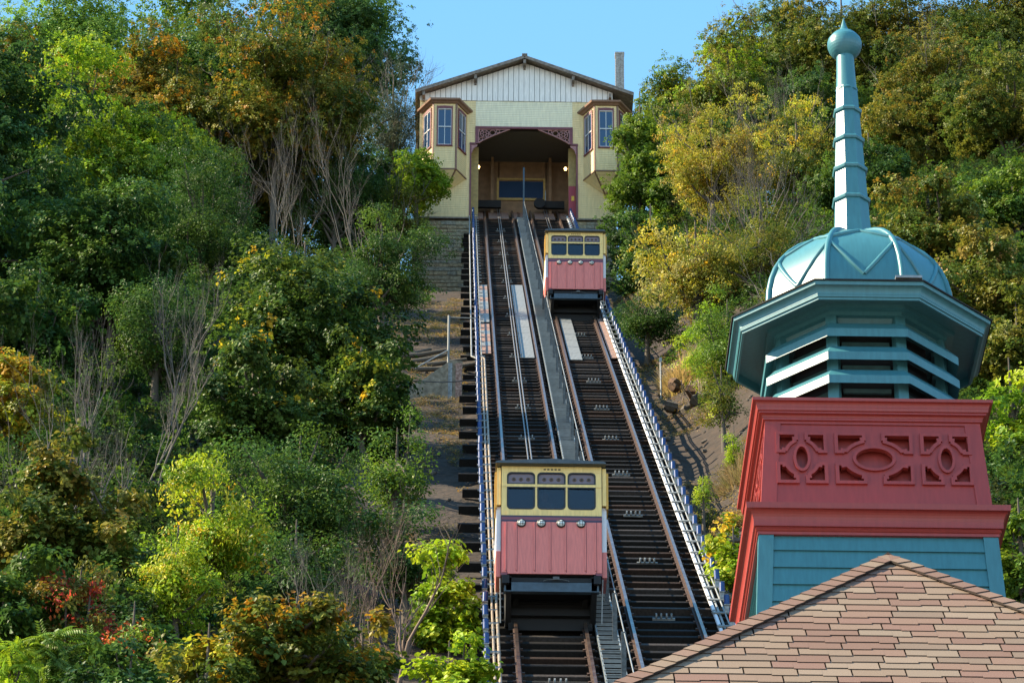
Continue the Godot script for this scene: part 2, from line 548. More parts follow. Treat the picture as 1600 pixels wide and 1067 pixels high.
func build_walkway() -> void:
	var up := Vector3(0, cos(SLOPE), sin(SLOPE))
	var w := thing("stair_walkway", Vector3.ZERO, "narrow grey metal stair walkway climbing between the two tracks", "walkway")
	var s := 72.0
	var tread := MB.new()
	tread.box(Vector3(0, 0, 0), Vector3(0.40, 0.035, 0.50))
	tread.box(Vector3(0, -0.03, 0.24), Vector3(0.47, 0.05, 0.02))
	var tm := tread.done()
	while s < 234.0:
		var o := put("tread", tm, M.grating, w, "", on_track(3.265, s, -0.06))
		o.rotation.x = SLOPE * 0.72
		s += 0.58
	for e in [3.045, 3.485]:
		var sb := MB.new()
		sb.beam(on_track(e, 71.5, -0.12), on_track(e, 234.3, -0.12), 0.03, 0.16, up)
		put("stringer", sb.done(), M.grating, w)
	var h := thing("handrail", Vector3.ZERO, "grey handrail of flat posts and a wire along the walkway between tracks", "handrail")
	s = 76.5
	var tops := []
	while s < 233.0:
		var p := on_track(3.40, s, -0.1)
		var mb := MB.new()
		mb.cbox(p + Vector3(0, 0.58, 0), Vector3(0.105, 1.16, 0.06), 0.008)
		put("post", mb.done(), M.post_grey, h)
		tops.append(p + Vector3(0.02, 1.13, 0))
		s += 5.0
	var end := on_track(3.40, 233.4, 0)
	var mb2 := MB.new()
	mb2.cbox(end + Vector3(0, 1.6, 0), Vector3(0.09, 3.2, 0.09), 0.01)
	put("end_post", mb2.done(), M.steel_blue, h)
	tops.append(end + Vector3(0.02, 1.13, 0))
	for k in [0.0]:
		var line := []
		for p in tops:
			line.append(p - Vector3(0, k, 0))
		var t := MB.new()
		t.tube(line, 0.016 - 0.006 * k, 0.016 - 0.006 * k, 5)
		put("rail_wire", t.done(), M.galvanised, h)

func build_markers() -> void:
	var tb := Basis(Vector3.RIGHT, SLOPE)
	var sleeve := MB.new()
	sleeve.lathe([Vector2(0.0, 0.0), Vector2(0.061, 0.0), Vector2(0.065, 0.008), Vector2(0.065, 0.225), Vector2(0.056, 0.24), Vector2(0, 0.24)], 12)
	var foot := MB.new()
	foot.box(Vector3(0, -0.10, 0), Vector3(0.10, 0.20, 0.07))
	foot.box(Vector3(0, -0.012, 0), Vector3(0.125, 0.024, 0.11))
	foot.box(Vector3(0, 0.246, 0), Vector3(0.116, 0.012, 0.116))
	var armL := MB.new()
	armL.box(Vector3(0.10, -0.19, 0), Vector3(0.38, 0.03, 0.16), tb)
	var armR := MB.new()
	armR.box(Vector3(-0.12, -0.19, 0), Vector3(0.40, 0.03, 0.16), tb)
	var sm := sleeve.done()
	var fm := foot.done()
	var am := [armL.done(), armR.done()]
	for side in 2:
		var proto: Node3D = null
		var s: float = 74.2
		var base := 0.625 if side == 0 else 6.0
		while s < 235.0:
			var o: Node3D
			if proto == null:
				o = thing("blue_marker", Vector3.ZERO, ["one of the small blue sleeves on white feet in the row left of the tracks", "one of the small blue sleeves on white feet in the row right of the tracks"][side], "marker post", ["row of blue markers left of the tracks", "row of blue markers right of the tracks"][side])
				put("sleeve", sm, M.blue, o)
				put("foot", fm, M.white_metal, o)
				put("cross_arm", am[side], M.arm_grey, o)
				proto = o
			else:
				o = proto.duplicate()
				o.name = numbered("blue_marker")
				add_child(o)
			o.position = on_track(base + rng.randf_range(-0.008, 0.008), s, 0.22)
			o.rotation.z = rng.randf_range(-0.03, 0.03)
			s += 1.82
	# pipes that run with the markers
	var run := func(called: String, label: String, pts: Array, r: float, m: String, couple: float) -> void:
		var o := thing(called, Vector3.ZERO, label, "pipe")
		var t := MB.new()
		t.tube(pts, r, r, 8)
		put("pipe", t.done(), M[m], o)
		var c := MB.new()
		var s := 72.0
		while s < 234.0 and couple > 0.0:
			for i in pts.size() - 1:
				var a: Vector3 = pts[i]
				var b: Vector3 = pts[i + 1]
				var z := -s * cos(SLOPE)
				if z < a.z and z > b.z:
					var p := a.lerp(b, (z - a.z) / (b.z - a.z))
					var d := (b - a).normalized()
					c.tube([p - d * 0.06, p + d * 0.06], r * 1.3, r * 1.3, 8)
			s += couple
		if couple > 0.0:
			put("coupling", c.done(), M.plate, o, "stuff")
	run.call("tan_pipe", "tan conduit pipe on the right of the left blue marker row, lower half", [on_track(0.90, 68, 0.05), on_track(0.885, 155.2, 0.05), on_track(0.80, 155.8, 0.05)], 0.034, "pipe", 2.2)
	run.call("grey_pipe", "thin pale pipe hugging the left row of blue markers, lower half", [on_track(0.79, 68, 0.05), on_track(0.785, 156.0, 0.05)], 0.028, "pipe", 3.1)
	run.call("upper_pipe", "pale pipe right of the left blue markers, upper half of the incline", [on_track(0.78, 156.4, 0.05), on_track(0.78, 233.5, 0.05)], 0.025, "white_metal", 3.0)
	run.call("outer_white_pipe", "white pipe on the far left edge of the incline, from elbow to station", [on_track(0.62, 155.6, 0.02), on_track(0.42, 156.4, 0.02), on_track(0.42, 234.0, 0.02)], 0.03, "white_metal", 4.0)
	run.call("thick_white_pipe", "thick white pipe, innermost of the bundle right of the right track", [on_track(5.74, 68, 0.0), on_track(5.74, 150, 0.0), on_track(5.80, 234, 0.0)], 0.048, "car_white", 2.0)
	run.call("slim_white_pipe", "slim white pipe second in the bundle right of the right track", [on_track(5.845, 68, -0.01), on_track(5.845, 150, -0.01), on_track(5.88, 234, -0.01)], 0.03, "white_metal", 2.6)
	run.call("lower_slim_pipe", "thin white pipe third in the bundle right of the right track", [on_track(5.955, 68, 0.05), on_track(5.955, 158, 0.05)], 0.02, "white_metal", 0.0)
	run.call("outer_slim_pipe", "thin white pipe outermost in the bundle, beneath the right blue markers", [on_track(6.045, 68, 0.05), on_track(6.045, 170, 0.05)], 0.02, "white_metal", 0.0)

# ---------------------------------------------------------------- cars
func rounded(x0: float, x1: float, y0: float, y1: float, r: Array, seg := 5) -> PackedVector2Array:   # corner radii from bottom left, against the clock
	var o := PackedVector2Array()
	var cs := [Vector2(x0, y0), Vector2(x1, y0), Vector2(x1, y1), Vector2(x0, y1)]
	var dirs := [Vector2(1, 1), Vector2(-1, 1), Vector2(-1, -1), Vector2(1, -1)]
	for i in 4:
		var c: Vector2 = cs[i] + dirs[i] * r[i]
		for k in seg + 1:
			var a: float = PI + PI / 2.0 * i + PI / 2.0 * k / seg
			o.append(c + Vector2(cos(a), sin(a)) * r[i])
	return o

func shrink(p: PackedVector2Array, x: float, y: float, c: Vector2) -> PackedVector2Array:
	var o := PackedVector2Array()
	for q in p:
		o.append(q + Vector2(-x * signf(q.x - c.x), -y * signf(q.y - c.y)))
	return o

func make_car(at: Vector3, label: String) -> Node3D:
	var car := thing("funicular_car", at, label, "funicular car", "funicular cars")
	var h0 := 1.36      # underside of the front above the rail
	var yb := 2.645
	var ln := 3.6
	# red lower front with chamfered bottom corners
	var red := MB.new()
	var cuts := [-1.10, -0.985, -0.758, -0.363, -0.02, 0.32, 0.75, 0.975, 1.10]
	for i in 8:
		red.cbox(Vector3((cuts[i] + cuts[i + 1]) / 2.0 + 0.006, h0 + 0.662, 0.004), Vector3(cuts[i + 1] - cuts[i] - 0.016, 1.235, 0.016), 0.004)
	put("front_boards", red.done(), M.car_red, car)
	red = MB.new()
	red.poly(PackedVector2Array([Vector2(-1.10, h0 - 0.02), Vector2(-0.985, h0 - 0.02), Vector2(-0.96, h0 + 0.02), Vector2(0.96, h0 + 0.02), Vector2(0.985, h0 - 0.02), Vector2(1.10, h0 - 0.02), Vector2(1.10, h0 + 1.285), Vector2(-1.10, h0 + 1.285)]), -0.05, 0.0)
	var lower := put("front_panel", red.done(), M.band_maroon, car)
	for x in [-0.985, -0.758, -0.363, -0.02, 0.32, 0.75, 0.975]:
		var b := MB.new()
		b.cbox(Vector3(x - 0.012, h0 + 0.67, 0.016), Vector3(0.03, 1.16, 0.03), 0.006)
		put("batten", b.done(), M.car_red, lower)
	var base := MB.new()
	base.box(Vector3(0, h0 + 0.03, 0.014), Vector3(1.90, 0.04, 0.018))
	put("bottom_batten", base.done(), M.car_red, lower)
	for f in [[1.285, 1.33, "navy"], [1.33, 1.40, "band_maroon"], [1.40, 1.44, "navy"]]:
		var b := MB.new()
		b.box(Vector3(0, h0 + (f[0] + f[1]) / 2.0, -0.02), Vector3(2.202, f[1] - f[0], 0.044))
		put("stripe", b.done(), M[f[2]], car)
	# yellow window wall: built from strips round the openings
	var yw := MB.new()
	var cols := [[-0.975, -0.37], [-0.308, 0.30], [0.36, 0.963]]
	var rows := [[1.595, 2.14], [2.207, 2.50]]
	yw.box(Vector3(0, h0 + 1.5165, -0.025), Vector3(2.20, 0.153, 0.05))
	yw.box(Vector3(0, h0 + 2.575, -0.025), Vector3(2.20, 0.15, 0.05))
	yw.box(Vector3(0, h0 + 2.1735, -0.015), Vector3(2.20, 0.063, 0.05))
	for e in [[-1.10, -0.975], [-0.37, -0.308], [0.30, 0.36], [0.963, 1.10]]:
		yw.box(Vector3((e[0] + e[1]) / 2.0, h0 + 2.045, -0.0255), Vector3(e[1] - e[0], 0.905, 0.049))
	# corner fillets of the openings
	for cx in cols:
		for rw in 2:
			var y: float = rows[rw][1] if rw == 1 else rows[rw][0]
			for sx in [0, 1]:
				var k := PackedVector2Array()
				var corner := Vector2(cx[sx], h0 + y)
				var dx := 1.0 if sx == 0 else -1.0
				var dy := -1.0 if rw == 1 else 1.0
				k.append(corner)
				for i in 6:
					var a := PI / 2.0 * i / 5.0
					k.append(corner + Vector2(dx * 0.1 * (1.0 - sin(a)), dy * 0.1 * (1.0 - cos(a))))
				yw.poly(k, -0.048, -0.002)
	put("window_wall", yw.done(), M.car_yellow, car)
	for x in [-0.985, -0.758, -0.363, -0.02, 0.32, 0.75, 0.975]:
		var b := MB.new()
		b.box(Vector3(x, h0 + 1.485, 0.004), Vector3(0.02, 0.09, 0.012))
		put("batten", b.done(), M.car_yellow, car)
	var slot := MB.new()
	slot.box(Vector3.ZERO, Vector3(0.05, 0.03, 0.012))
	var vm := slot.done()
	for i in 5:
		put("dark_slot", vm, M.rubber, car, "", Vector3(-0.15 + 0.08 * i, h0 + 2.575, 0.004))  # dark slots stand in for lettering too small to read
	for cx in cols:
		for rw in 2:
			var y0: float = h0 + rows[rw][0]
			var y1: float = h0 + rows[rw][1]
			var c := Vector2((cx[0] + cx[1]) / 2.0, (y0 + y1) / 2.0)
			var rr: Array = [0.1, 0.1, 0.012, 0.012] if rw == 0 else [0.012, 0.012, 0.1, 0.1]
			var outer := rounded(cx[0] - 0.008, cx[1] + 0.008, y0 - 0.008, y1 + 0.008, rr)
			var inner := rounded(cx[0] + 0.024, cx[1] - 0.024, y0 + 0.024, y1 - 0.024, [maxf(rr[0] - 0.02, 0.008), maxf(rr[1] - 0.02, 0.008), maxf(rr[2] - 0.02, 0.008), maxf(rr[3] - 0.02, 0.008)])
			var w := group_node("window" if rw == 0 else "upper_window", car)
			var s := MB.new()
			s.band(outer, inner, -0.04, 0.006)
			put("rubber_seal", s.done(), M.rubber, w)
			var p := MB.new()
			p.poly(inner, -0.036, -0.030)
			if rw == 0:
				put("pane", p.done(), M.glass, w)
			else:
				put("board", p.done(), M.headboard, w)
				for e in [-0.158, 0.0, 0.158]:
					var d := MB.new()
					d.tube([Vector3(c.x + e, c.y - 0.01, -0.030), Vector3(c.x + e, c.y - 0.01, -0.018)], 0.048, 0.044, 14)
					put("roundel", d.done(), M.ring, w)
					var d2 := MB.new()
					d2.tube([Vector3(c.x + e, c.y - 0.01, -0.020), Vector3(c.x + e, c.y - 0.01, -0.014)], 0.026, 0.024, 12)
					put("roundel_centre", d2.done(), M.rubber, w)
	# headlights
	for x in [-0.66, -0.223, 0.207, 0.645]:
		var l := group_node("headlight", car, Vector3(x, h0 + 1.237, 0.0))
		var rim := MB.new()
		var pr := [Vector2(0.0, 0.0), Vector2(0.1, 0.0), Vector2(0.098, 0.05), Vector2(0.085, 0.062), Vector2(0.08, 0.05)]
		rim.lathe(pr, 18)
		var ro := put("rim", rim.done(), M.rubber, l)
		ro.rotation.x = PI / 2.0
		var le := MB.new()
		le.lathe([Vector2(0.082, 0.045), Vector2(0.07, 0.062), Vector2(0.045, 0.076), Vector2(0.02, 0.082), Vector2(0.0, 0.083)], 18)
		put("lens", le.done(), M.lens, l).rotation.x = PI / 2.0
		var gr := MB.new()
		for e in [-0.03, 0.03]:
			gr.box(Vector3(e, 0, 0.084), Vector3(0.008, 0.15, 0.008))
			gr.box(Vector3(0, e, 0.084), Vector3(0.15, 0.008, 0.008))
		put("lens_guard", gr.done(), M.rubber, l)
	# side walls, set out a little from the front
	var rise := tan(SLOPE)
	for sx in [-1.0, 1.0]:
		var x: float = sx * 1.16
		var tr := Transform3D(Basis(Vector3(0, 0, -1), Vector3.UP, Vector3(1, 0, 0)), Vector3(x, 0, 0))   # outline x -> back along the car
		var low := MB.new()
		low.poly(PackedVector2Array([Vector2(0.12, h0), Vector2(0.9, h0), Vector2(ln, h0 + 1.9 + 0.0), Vector2(ln, h0 + 2.0), Vector2(0.12, h0 + 0.62)]), -0.05, 0.05, tr)
		put("side_panel", low.done(), M.car_red, car)
		var mid := MB.new()
		mid.poly(PackedVector2Array([Vector2(0.15, h0 + 0.62), Vector2(ln, h0 + 2.0), Vector2(ln, h0 + 2.3), Vector2(0.15, h0 + 1.72)]), -0.05, 0.05, tr)
		put("side_guard", mid.done(), M.car_white, car)
		var hi := MB.new()
		hi.poly(PackedVector2Array([Vector2(0.05, h0 + 1.72), Vector2(ln, h0 + 2.3), Vector2(ln, h0 + 2.64), Vector2(0.05, h0 + 2.64)]), -0.042, 0.042, tr)
		put("side_window_wall", hi.done(), M.car_yellow, car)
		var flap := MB.new()
		flap.box(Vector3(sx * 1.225, h0 + 2.1, -0.33), Vector3(0.05, 0.88, 0.5))
		put("side_shutter", flap.done(), M.car_gold, car)
		var rodm := MB.new()
		rodm.tube([Vector3(sx * 1.115, h0 - 0.05, -0.1), Vector3(sx * 1.10, h0 - 1.0, -0.35)], 0.014, 0.014, 6)
		put("stay_rod", rodm.done(), M.galvanised, car)
	var shell := MB.new()
	shell.poly(PackedVector2Array([Vector2(0.06, h0 + 0.03), Vector2(0.85, h0 + 0.03), Vector2(ln, h0 + 1.93), Vector2(ln, h0 + 2.64), Vector2(ln - 0.06, h0 + 2.64), Vector2(ln - 0.06, h0 + 1.97), Vector2(0.83, h0 + 0.09), Vector2(0.06, h0 + 0.09)]), -1.10, 1.10, Transform3D(Basis(Vector3(0, 0, -1), Vector3.UP, Vector3(1, 0, 0)), Vector3.ZERO))
	put("floor", shell.done(), M.interior, car)
	var seats := MB.new()
	seats.box(Vector3(0, h0 + 1.52, -1.1), Vector3(1.9, 0.09, 0.4))
	seats.box(Vector3(0, h0 + 1.75, -1.3), Vector3(1.9, 0.55, 0.06))
	put("bench", seats.done(), M.interior, car)
	# roof with overhang
	var roof := MB.new()
	roof.poly(PackedVector2Array([Vector2(-1.235, h0 + 2.652), Vector2(1.19, h0 + 2.652), Vector2(1.19, h0 + 2.685), Vector2(1.14, h0 + 2.71), Vector2(0, h0 + 2.77), Vector2(-1.18, h0 + 2.71), Vector2(-1.235, h0 + 2.685)]), -ln - 0.05, 0.16)
	put("roof", roof.done(), M.car_roof, car)
	# truck
	var tk := MB.new()
	tk.box(Vector3(0, h0 - 0.27, -0.12), Vector3(2.06, 0.22, 0.14))
	put("buffer_beam", tk.done(), M.steel_blue, car)
	var fr := MB.new()
	for sx in [-1.0, 1.0]:
		var tr := Transform3D(Basis(Vector3(0, 0, -1), Vector3.UP, Vector3(1, 0, 0)), Vector3(sx * 0.93, 0, 0))
		fr.poly(PackedVector2Array([Vector2(0.05, h0 - 0.02), Vector2(0.05, h0 - 0.36), Vector2(1.1, 0.62), Vector2(ln - 0.1, ln * rise - 0.75), Vector2(ln - 0.1, h0 + 1.75), Vector2(0.85, h0)]), -0.06, 0.06, tr)
		fr.box(Vector3(sx * 1.0, h0 - 0.13, -0.05), Vector3(0.16, 0.2, 0.2))
	for e in 4:
		var z := -0.9 - 0.75 * e
		fr.box(Vector3(0, h0 - 0.5 + 0.5 * e, z), Vector3(1.9, 0.16, 0.14))
	fr.box(Vector3(0, h0 - 0.1, -0.5), Vector3(1.9, 0.1, 0.9))
	fr.box(Vector3(0, 0.80, -1.0), Vector3(1.84, 0.62, 0.04))  # added dark plate, stands in for the shade under the car
	put("truck_frame", fr.done(), M.steel_dark, car)
	for e in [1.25, 2.9]:
		for sx in [-0.762, 0.762]:
			var w := MB.new()
			var p := Vector3(sx, e * rise + 0.40, -e)
			w.tube([p - Vector3(0.06, 0, 0), p + Vector3(0.06, 0, 0)], 0.36, 0.36, 20)
			w.tube([p - Vector3(0.09, 0, 0), p + Vector3(0.09, 0, 0)], 0.12, 0.12, 12)
			put("wheel", w.done(), M.steel_dark, car)
		var ax := MB.new()
		ax.tube([Vector3(-0.9, e * rise + 0.40, -e), Vector3(0.9, e * rise + 0.40, -e)], 0.06, 0.06, 10)
		put("axle", ax.done(), M.steel_dark, car)
	var hose := MB.new()
	var arc := []
	for i in 9:
		arc.append(Vector3(0.1 + 0.28 * cos(PI * i / 8.0), h0 - 0.17 + 0.05 * sin(PI * i / 8.0), 0.02))
	hose.tube(arc, 0.012, 0.012, 6)
	hose.box(Vector3(0.1, h0 - 0.07, -0.03), Vector3(0.14, 0.06, 0.06))
	put("coupling_hose", hose.done(), M.post_grey, car)
	return car

func make_person(at: Vector3) -> void:
	var p := thing("person", at, "person in a dark coat seated behind the lower car's middle window", "person")
	var b := MB.new()
	var rings := [[0.0, 0.19, 0.14], [0.25, 0.18, 0.13], [0.42, 0.21, 0.13], [0.50, 0.20, 0.12], [0.55, 0.12, 0.09], [0.58, 0.06, 0.06]]
	var loft := func(mb: MB, rs: Array, c: Vector3) -> void:
		for i in rs.size() - 1:
			for k in 14:
				var t0 := TAU * k / 14.0
				var t1 := TAU * (k + 1) / 14.0
				var pt := func(r: Array, t: float) -> Vector3: return c + Vector3(cos(t) * r[1], r[0], sin(t) * r[2])
				var nn := func(t: float) -> Vector3: return Vector3(cos(t), 0.1, sin(t)).normalized()
				mb.squad(pt.call(rs[i], t0), pt.call(rs[i], t1), pt.call(rs[i + 1], t1), pt.call(rs[i + 1], t0), nn.call(t0), nn.call(t1), nn.call(t1), nn.call(t0))
	loft.call(b, rings, Vector3.ZERO)
	for sx in [-1.0, 1.0]:
		b.tube([Vector3(sx * 0.19, 0.47, 0), Vector3(sx * 0.25, 0.34, 0.03), Vector3(sx * 0.25, 0.19, 0.06)], 0.055, 0.042, 8)
		b.tube([Vector3(sx * 0.25, 0.19, 0.06), Vector3(sx * 0.20, 0.10, 0.16), Vector3(sx * 0.12, 0.06, 0.24)], 0.042, 0.03, 8)
		b.tube([Vector3(sx * 0.09, 0.0, 0.0), Vector3(sx * 0.10, 0.03, 0.22), Vector3(sx * 0.11, 0.02, 0.42)], 0.09, 0.065, 8)
	put("body", b.done(), M.coat, p)
	var hd := MB.new()
	loft.call(hd, [[0.55, 0.055, 0.055], [0.60, 0.055, 0.06], [0.63, 0.05, 0.075], [0.66, 0.066, 0.09], [0.72, 0.076, 0.095], [0.78, 0.074, 0.092], [0.83, 0.06, 0.075], [0.855, 0.03, 0.04], [0.86, 0.0, 0.0]], Vector3.ZERO)
	hd.tube([Vector3(0, 0.74, 0.09), Vector3(0, 0.71, 0.112), Vector3(0, 0.70, 0.095)], 0.012, 0.012, 5)
	for sx in [-1.0, 1.0]:
		hd.box(Vector3(sx * 0.078, 0.73, 0.0), Vector3(0.014, 0.05, 0.03))
	put("head", hd.done(), M.skin, p)
	var hair := MB.new()
	loft.call(hair, [[0.74, 0.079, 0.09], [0.79, 0.08, 0.09], [0.84, 0.066, 0.078], [0.868, 0.035, 0.04], [0.874, 0.0, 0.0]], Vector3(0, 0, -0.012))
	put("hair", hair.done(), M.rubber, p)
	for sx in [-1.0, 1.0]:
		var e := MB.new()
		e.box(Vector3(sx * 0.03, 0.745, 0.092), Vector3(0.018, 0.008, 0.008))
		put("eye", e.done(), M.rubber, p)
# ---------------------------------------------------------------- upper station
const ZF := -191.68

func clapboard(rects: Array, z: float) -> ArrayMesh:   # lapped boards on a wall that faces +z; rects: x0, x1, y0, y1
	var mb := MB.new()
	for r in rects:
		var y: float = r[2]
		while y < r[3] - 0.01:
			var t := minf(y + 0.118, r[3])
			mb.hexa([Vector3(r[0], y, z - 0.03), Vector3(r[1], y, z - 0.03), Vector3(r[1], y, z + 0.022), Vector3(r[0], y, z + 0.022), Vector3(r[0], t, z - 0.03), Vector3(r[1], t, z - 0.03), Vector3(r[1], t, z + 0.006), Vector3(r[0], t, z + 0.006)])
			y += 0.118
	return mb.done()

func window_in(parent: Node3D, tr: Transform3D, w: float, h: float) -> void:   # a sash window set on a face; tr maps x right, y up, z outwards, origin at the sill's middle
	var win := group_node("window", parent)
	win.transform = tr
	var f := MB.new()
	f.box(Vector3(-w / 2.0 + 0.03, h / 2.0, 0.02), Vector3(0.07, h, 0.06))
	f.box(Vector3(w / 2.0 - 0.03, h / 2.0, 0.02), Vector3(0.07, h, 0.06))
	f.box(Vector3(0, -0.03, 0.03), Vector3(w + 0.04, 0.07, 0.09))
	var arch := PackedVector2Array([Vector2(-w / 2.0, h - 0.16), Vector2(w / 2.0, h - 0.16), Vector2(w / 2.0, h - 0.05), Vector2(w * 0.25, h), Vector2(0, h + 0.015), Vector2(-w * 0.25, h), Vector2(-w / 2.0, h - 0.05)])
	f.poly(arch, -0.01, 0.06)
	put("frame", f.done(), M.maroon, win)
	var s := MB.new()
	var iw := w - 0.13
	var ih := h - 0.16
	for e in [-iw / 2.0, iw / 2.0]:
		s.box(Vector3(e, ih / 2.0, 0.018), Vector3(0.045, ih, 0.04))
	s.box(Vector3(0, 0.03, 0.018), Vector3(iw, 0.05, 0.041))
	s.box(Vector3(0, ih - 0.02, 0.018), Vector3(iw, 0.045, 0.041))
	s.box(Vector3(0, ih * 0.5, 0.022), Vector3(iw, 0.055, 0.045))
	s.box(Vector3(0, ih / 2.0, 0.014), Vector3(0.03, ih, 0.03))
	put("sash", s.done(), M.sash, win)
	for e in [[-1.0, 0.0], [1.0, 0.0], [-1.0, 1.0], [1.0, 1.0]]:
		var p := MB.new()
		p.box(Vector3(e[0] * iw / 4.0, ih * (0.26 + 0.48 * e[1]), 0.004), Vector3(iw / 2.0 - 0.02, ih * 0.46, 0.008))
		put("pane", p.done(), M.window_glass, win)

func face_strip(mb: MB, a: Vector3, b: Vector3, y0: float, y1: float) -> void:   # lapped boards between two upright lines
	var d := (b - a)
	d.y = 0.0
	d = d.normalized()
	var out := Vector3(-d.z, 0, d.x)
	if out.z < 0.0:
		out = -out
	var y := y0
	while y < y1 - 0.01:
		var t := minf(y + 0.118, y1)
		var p := Vector3(a.x, y, a.z)
		var q := Vector3(b.x, y, b.z)
		mb.hexa([p - out * 0.03, q - out * 0.03, q + out * 0.02, p + out * 0.02, p - out * 0.03 + Vector3.UP * (t - y), q - out * 0.03 + Vector3.UP * (t - y), q + out * 0.005 + Vector3.UP * (t - y), p + out * 0.005 + Vector3.UP * (t - y)])
		y += 0.118

func bay(st: Node3D, cx: float) -> void:
	var b := group_node("bay_window", st)
	var yb := 118.72
	var yt := 123.0
	var zf := ZF + 1.05
	var pl := [Vector3(cx - 1.22, 0, ZF), Vector3(cx - 0.635, 0, zf), Vector3(cx + 0.635, 0, zf), Vector3(cx + 1.22, 0, ZF)]
	var mb := MB.new()
	for i in 3:
		face_strip(mb, pl[i], pl[i + 1], yb, yt)
	put("siding", mb.done(), M.cream, b)
	var tip := Vector3(cx, 117.78, ZF + 0.06)
	var un := MB.new()
	var seg := 7
	for i in 3:
		var a: Vector3 = pl[i] + Vector3.UP * yb
		var c: Vector3 = pl[i + 1] + Vector3.UP * yb
		for k in seg:
			var t0 := float(k) / seg
			var t1 := float(k + 1) / seg
			var o := Vector3(0, -0.012, 0.012)
			un.quad(a.lerp(tip, t0), c.lerp(tip, t0), c.lerp(tip, t1) + o, a.lerp(tip, t1) + o, Vector3(0, -1, 0.6))
			un.quad(a.lerp(tip, t1) + o, c.lerp(tip, t1) + o, c.lerp(tip, t1), a.lerp(tip, t1), Vector3(0, -1, 0))
	put("underside", un.done(), M.cream, b)
	var tm := MB.new()
	for i in 4:
		var q: Vector3 = pl[i]
		if i == 1 or i == 2:
			tm.beam(q + Vector3.UP * yb, tip, 0.11, 0.06, Vector3(0, 0.5, 1))
			tm.box(q + Vector3(0, (yb + yt) / 2.0, 0.0), Vector3(0.10, yt - yb, 0.10), Basis(Vector3.UP, 0.5 if i == 2 else -0.5))
	for i in 3:
		tm.beam(pl[i] + Vector3.UP * (yb + 0.02), pl[i + 1] + Vector3.UP * (yb + 0.02), 0.07, 0.07)
	put("corner_trim", tm.done(), M.brown_trim, b)
	# flat little roof with a moulded edge
	var rf := MB.new()
	var off := [[0.10, yt - 0.02], [0.16, yt + 0.05], [0.27, yt + 0.10], [0.30, yt + 0.20]]
	var ring := func(o: float, y: float) -> Array:
		return [Vector3(cx - 1.22 - o * 1.2, y, ZF), Vector3(cx - 0.635 - o * 0.6, y, zf + o), Vector3(cx + 0.635 + o * 0.6, y, zf + o), Vector3(cx + 1.22 + o * 1.2, y, ZF)]
	for k in off.size() - 1:
		var r0: Array = ring.call(off[k][0], off[k][1])
		var r1: Array = ring.call(off[k + 1][0], off[k + 1][1])
		for i in 3:
			rf.quad(r0[i], r0[i + 1], r1[i + 1], r1[i], (r0[i] + r0[i + 1]) / 2.0 - Vector3(cx, off[k][1], ZF - 1.0) + Vector3(0, -1.0, 0))
	var r2: Array = ring.call(0.30, yt + 0.20)
	var r3: Array = ring.call(-0.4, yt + 0.42)
	for i in 3:
		rf.quad(r2[i], r2[i + 1], r3[i + 1], r3[i], Vector3(0, 1, 0.2))
	rf.quad(r3[0], r3[1], r3[2], r3[3], Vector3.UP)
	var rb: Array = ring.call(0.10, yt - 0.02)
	rf.quad(rb[0], rb[1], rb[2], rb[3], Vector3.DOWN)
	put("roof", rf.done(), M.brown_trim, b)
	window_in(b, Transform3D(Basis.IDENTITY, Vector3(cx + 0.0, 120.26, zf + 0.02)), 0.86, 2.55)
	for e in [-1.0, 1.0]:
		var m: Vector3 = (pl[0] + pl[1]) / 2.0 if e < 0.0 else (pl[2] + pl[3]) / 2.0
		var d: Vector3 = (pl[1] - pl[0]) if e < 0.0 else (pl[3] - pl[2])
		var xx := d.normalized()
		var zz := Vector3(-xx.z, 0, xx.x)
		if zz.z < 0.0:
			zz = -zz
		window_in(b, Transform3D(Basis(xx, Vector3.UP, xx.cross(Vector3.UP)), m + Vector3.UP * 120.26 + zz * 0.02), 0.86, 2.55)

